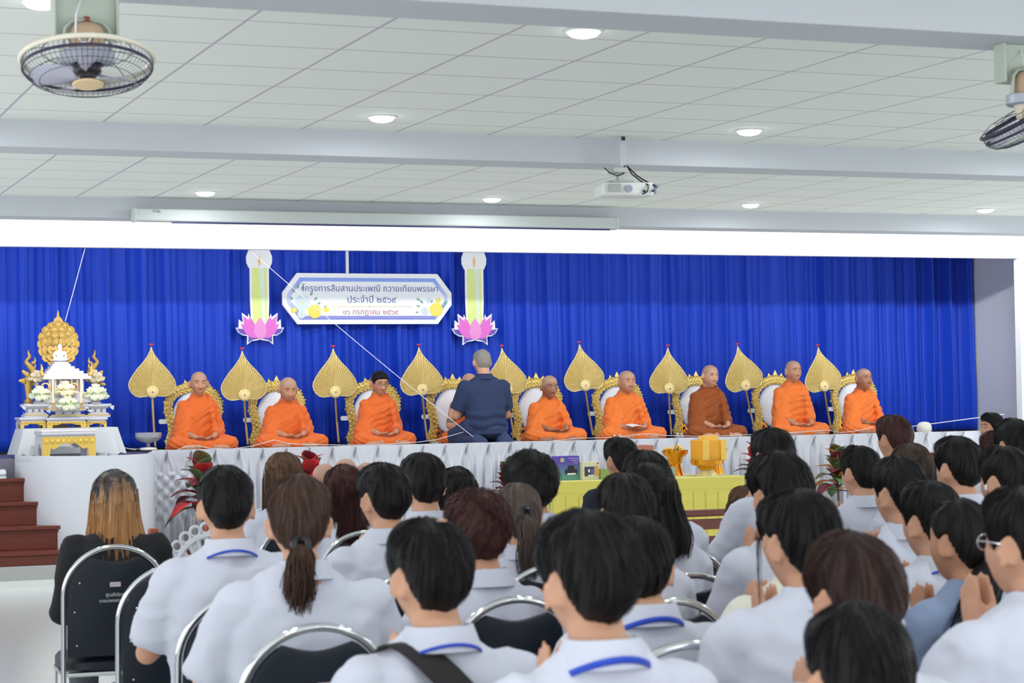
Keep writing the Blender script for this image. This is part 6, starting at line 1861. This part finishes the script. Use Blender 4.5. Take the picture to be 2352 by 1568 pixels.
S_(1348, 1160, 246, .205, 'short', 'student nearest the camera with thick black hair and a wide bright blue lanyard', seed=13, thick=.032, lanyard=2, dist=3.95, shx=1.0, vox=.011, yaw=.05)
S_(1462, 1180, 175, .195, 'short', 'student in white with a blue lanyard, tucked behind the nearest student', seed=14, lanyard=2, dist=5.25, dz=-.02, hair=HAIR_SOFT, rz=-.06, yaw=-.2)
S_(1432, 1079, 142, .190, 'bun', 'dark-haired student with hair gathered up, behind the two blue lanyards', male=False, seed=15, dist=6.3, thick=.022, hair=HAIR_SOFT)
S_(1488, 1056, 128, .20, 'bob', 'dark-haired student in white in the middle, behind the gathered-up hair', male=False, seed=16, dist=7.15, hair=HAIR_SOFT, hairlen=.22)
S_(1483, 1029, 113, .195, 'short', 'student with a blue lanyard sitting behind the wooden bench', seed=17, dist=8.25, lanyard=1)
S_(1424, 1000, 80, .195, 'short', 'man in a dark navy suit before the yellow table', top='jacket', cloth=CLOTH_SUIT, skin=SKIN_TAN, seed=18, dist=11.6, wai=False, sleeve='long', shx=1.05, yaw=.1)
S_(1773, 978, 108, .20, 'short', 'black-haired person whose head rises against the skirt, right of the yellow table', seed=19, dist=9.0)
S_(1788, 1030, 152, .215, 'short', 'student with fluffy dark hair and a bare long neck, hands raised in prayer', male=False, seed=20, dist=6.6, hair=HAIR_SOFT, thick=.036, rz=-.02, armz=.03)
S_(1812, 1122, 140, .19, 'short', 'student in a cream shirt almost hidden behind the tied-up black hair', cloth=CLOTH_CREAM, seed=21, dist=5.95, sleeve='long', shx=1.1, rz=.05)
S_(1832, 1114, 186, .195, 'bun', 'student with smooth black tied-up hair and a loose side lock', male=False, seed=22, dist=5.0, thick=.024, shx=1.25, yaw=.10, rz=-.02, chair=False, armz=.02)
p_, MH, inf = P[-1]
lk = MB(); strands(lk, [[MH @ Vector((-.080 - .0015 * j, .045 + .004 * (j % 3), .02 - .032 * i)) + Vector((.002 * math.sin(i + j), 0, 0)) for i in range(7)] for j in range(5)], .0013); lk.build('side_lock', HAIR_BLACK, p_)
S_(1957, 1213, 234, .205, 'short', 'student with round dark brown hair and a reddened left ear, on the near right', male=False, hair=HAIR_DARKBROWN, seed=23, dist=4.15, hairlen=.13, thick=.028, chair=False, skin=SKIN, wide=.088)
r = S_(1962, 1374, 266, .205, 'bun', 'student nearest the bottom right with black hair and a gold hair clip', male=False, seed=24, dist=3.6, thick=.028, chair=False, yaw=-.1)
p_, MH, inf = r
cl = MB()
for x, z in ((.028, -.028), (.045, -.018), (.036, -.042), (.052, -.034), (.04, -.03)):
    cl.ball(MH @ Vector((x, -.128, z - .02)), (.010, .007, .008), 8, 10)
cl.torus(MH @ Vector((.035, -.13, -.055)), .016, .004, 14, 6, Matrix.Rotation(PI / 2, 3, 'X'))
cl.build('hair_clip', GOLD_PALE, p_)
S_(2051, 949, 80, .195, 'short', 'man with reddish-brown hair standing out against the white skirt', hair=HAIR_REDBROWN, seed=25, dist=11.3, yaw=.12, skin=SKIN_TAN, shx=1.05)
S_(1974, 1019, 97, .195, 'short', 'short-haired student beside the orange-leaved croton', seed=26, dist=9.6, yaw=.1, thick=.022)
S_(2064, 1043, 130, .195, 'short', 'student with black hair tapered at the neck, on the right, behind the croton neighbour', seed=27, dist=7.3, yaw=.12)
S_(2090, 1012, 104, .20, 'long', 'woman with long dark olive-brown hair before the red croton on the right', top='blouse', hair=hair_mat('olive_brown_hair', rgb(62, 50, 42)), male=False, seed=28, dist=9.0, hairlen=.35)
S_(2198, 997, 112, .20, 'short', 'student with thick black hair and left ear showing, under the white dome', seed=29, dist=8.4, yaw=.1)
S_(2134, 1098, 140, .195, 'short', 'student with black hair and a blue lanyard beside the dusty blue blouse', seed=30, dist=6.6, lanyard=1, yaw=.14)
S_(2203, 1138, 140, .185, 'pony', 'student in a dusty blue blouse with a thick dark ponytail', cloth=CLOTH_BLUE, top='blouse', male=False, hair=HAIR_SOFT, seed=31, dist=6.0, hairlen=.34, thick=.018, tailsway=(-.20, .03), tail_r=.068, hz=-.05, yaw=.16, rz=.08, skin=SKIN_TAN)
r = S_(2306, 1018, 122, .20, 'short', 'student with a white earbud in the left ear at the right edge', seed=32, dist=7.6, yaw=.2)
MB().ball(r[1] @ Vector((-.092, .004, -.012)), (.007, .007, .012), 8, 10).build('earbud', PLASTIC_WHITE, r[0])
S_(2328, 957, 98, .20, 'short', 'black-haired person at the right edge just below the man in profile', seed=33, dist=9.8)
S_(2284, 984, 66, .20, 'bob', 'small dark reddish head just below the man in profile', male=False, hair=HAIR_REDBROWN, seed=34, dist=12.2, hairlen=.18, top='blouse')
r = S_(2350, 1108, 200, .205, 'short', 'student with glasses at the right edge, hands pressed together at the chin', seed=35, dist=4.75, yaw=.22, rz=.05, shx=1.1, thick=.028, armz=.05, chair=False, vox=.008)
p_, MH, inf = r
g = MB()
for s in (-1, 1):
    c = Vector((s * .031, fy(.031, .014) + .016, .010)); g.tube([MH @ (c + Vector((.024 * math.cos(a), 0, .018 * math.sin(a)))) for a in [2 * PI * i / 20 for i in range(21)]], .0016, 5)
    g.tube([MH @ (c + Vector((s * .024, 0, .004))), MH @ Vector((s * .08, .04, .016)), MH @ Vector((s * .086, -.01, .012))], .002, 5)
g.build('glasses', SILVER, p_)
S_(1706, 1112, 44, .19, 'bob', 'small brown-haired head left of the bare long neck, before the yellow table', male=False, hair=HAIR_BROWN, seed=36, dist=13.2, top='blouse', hairlen=.16)
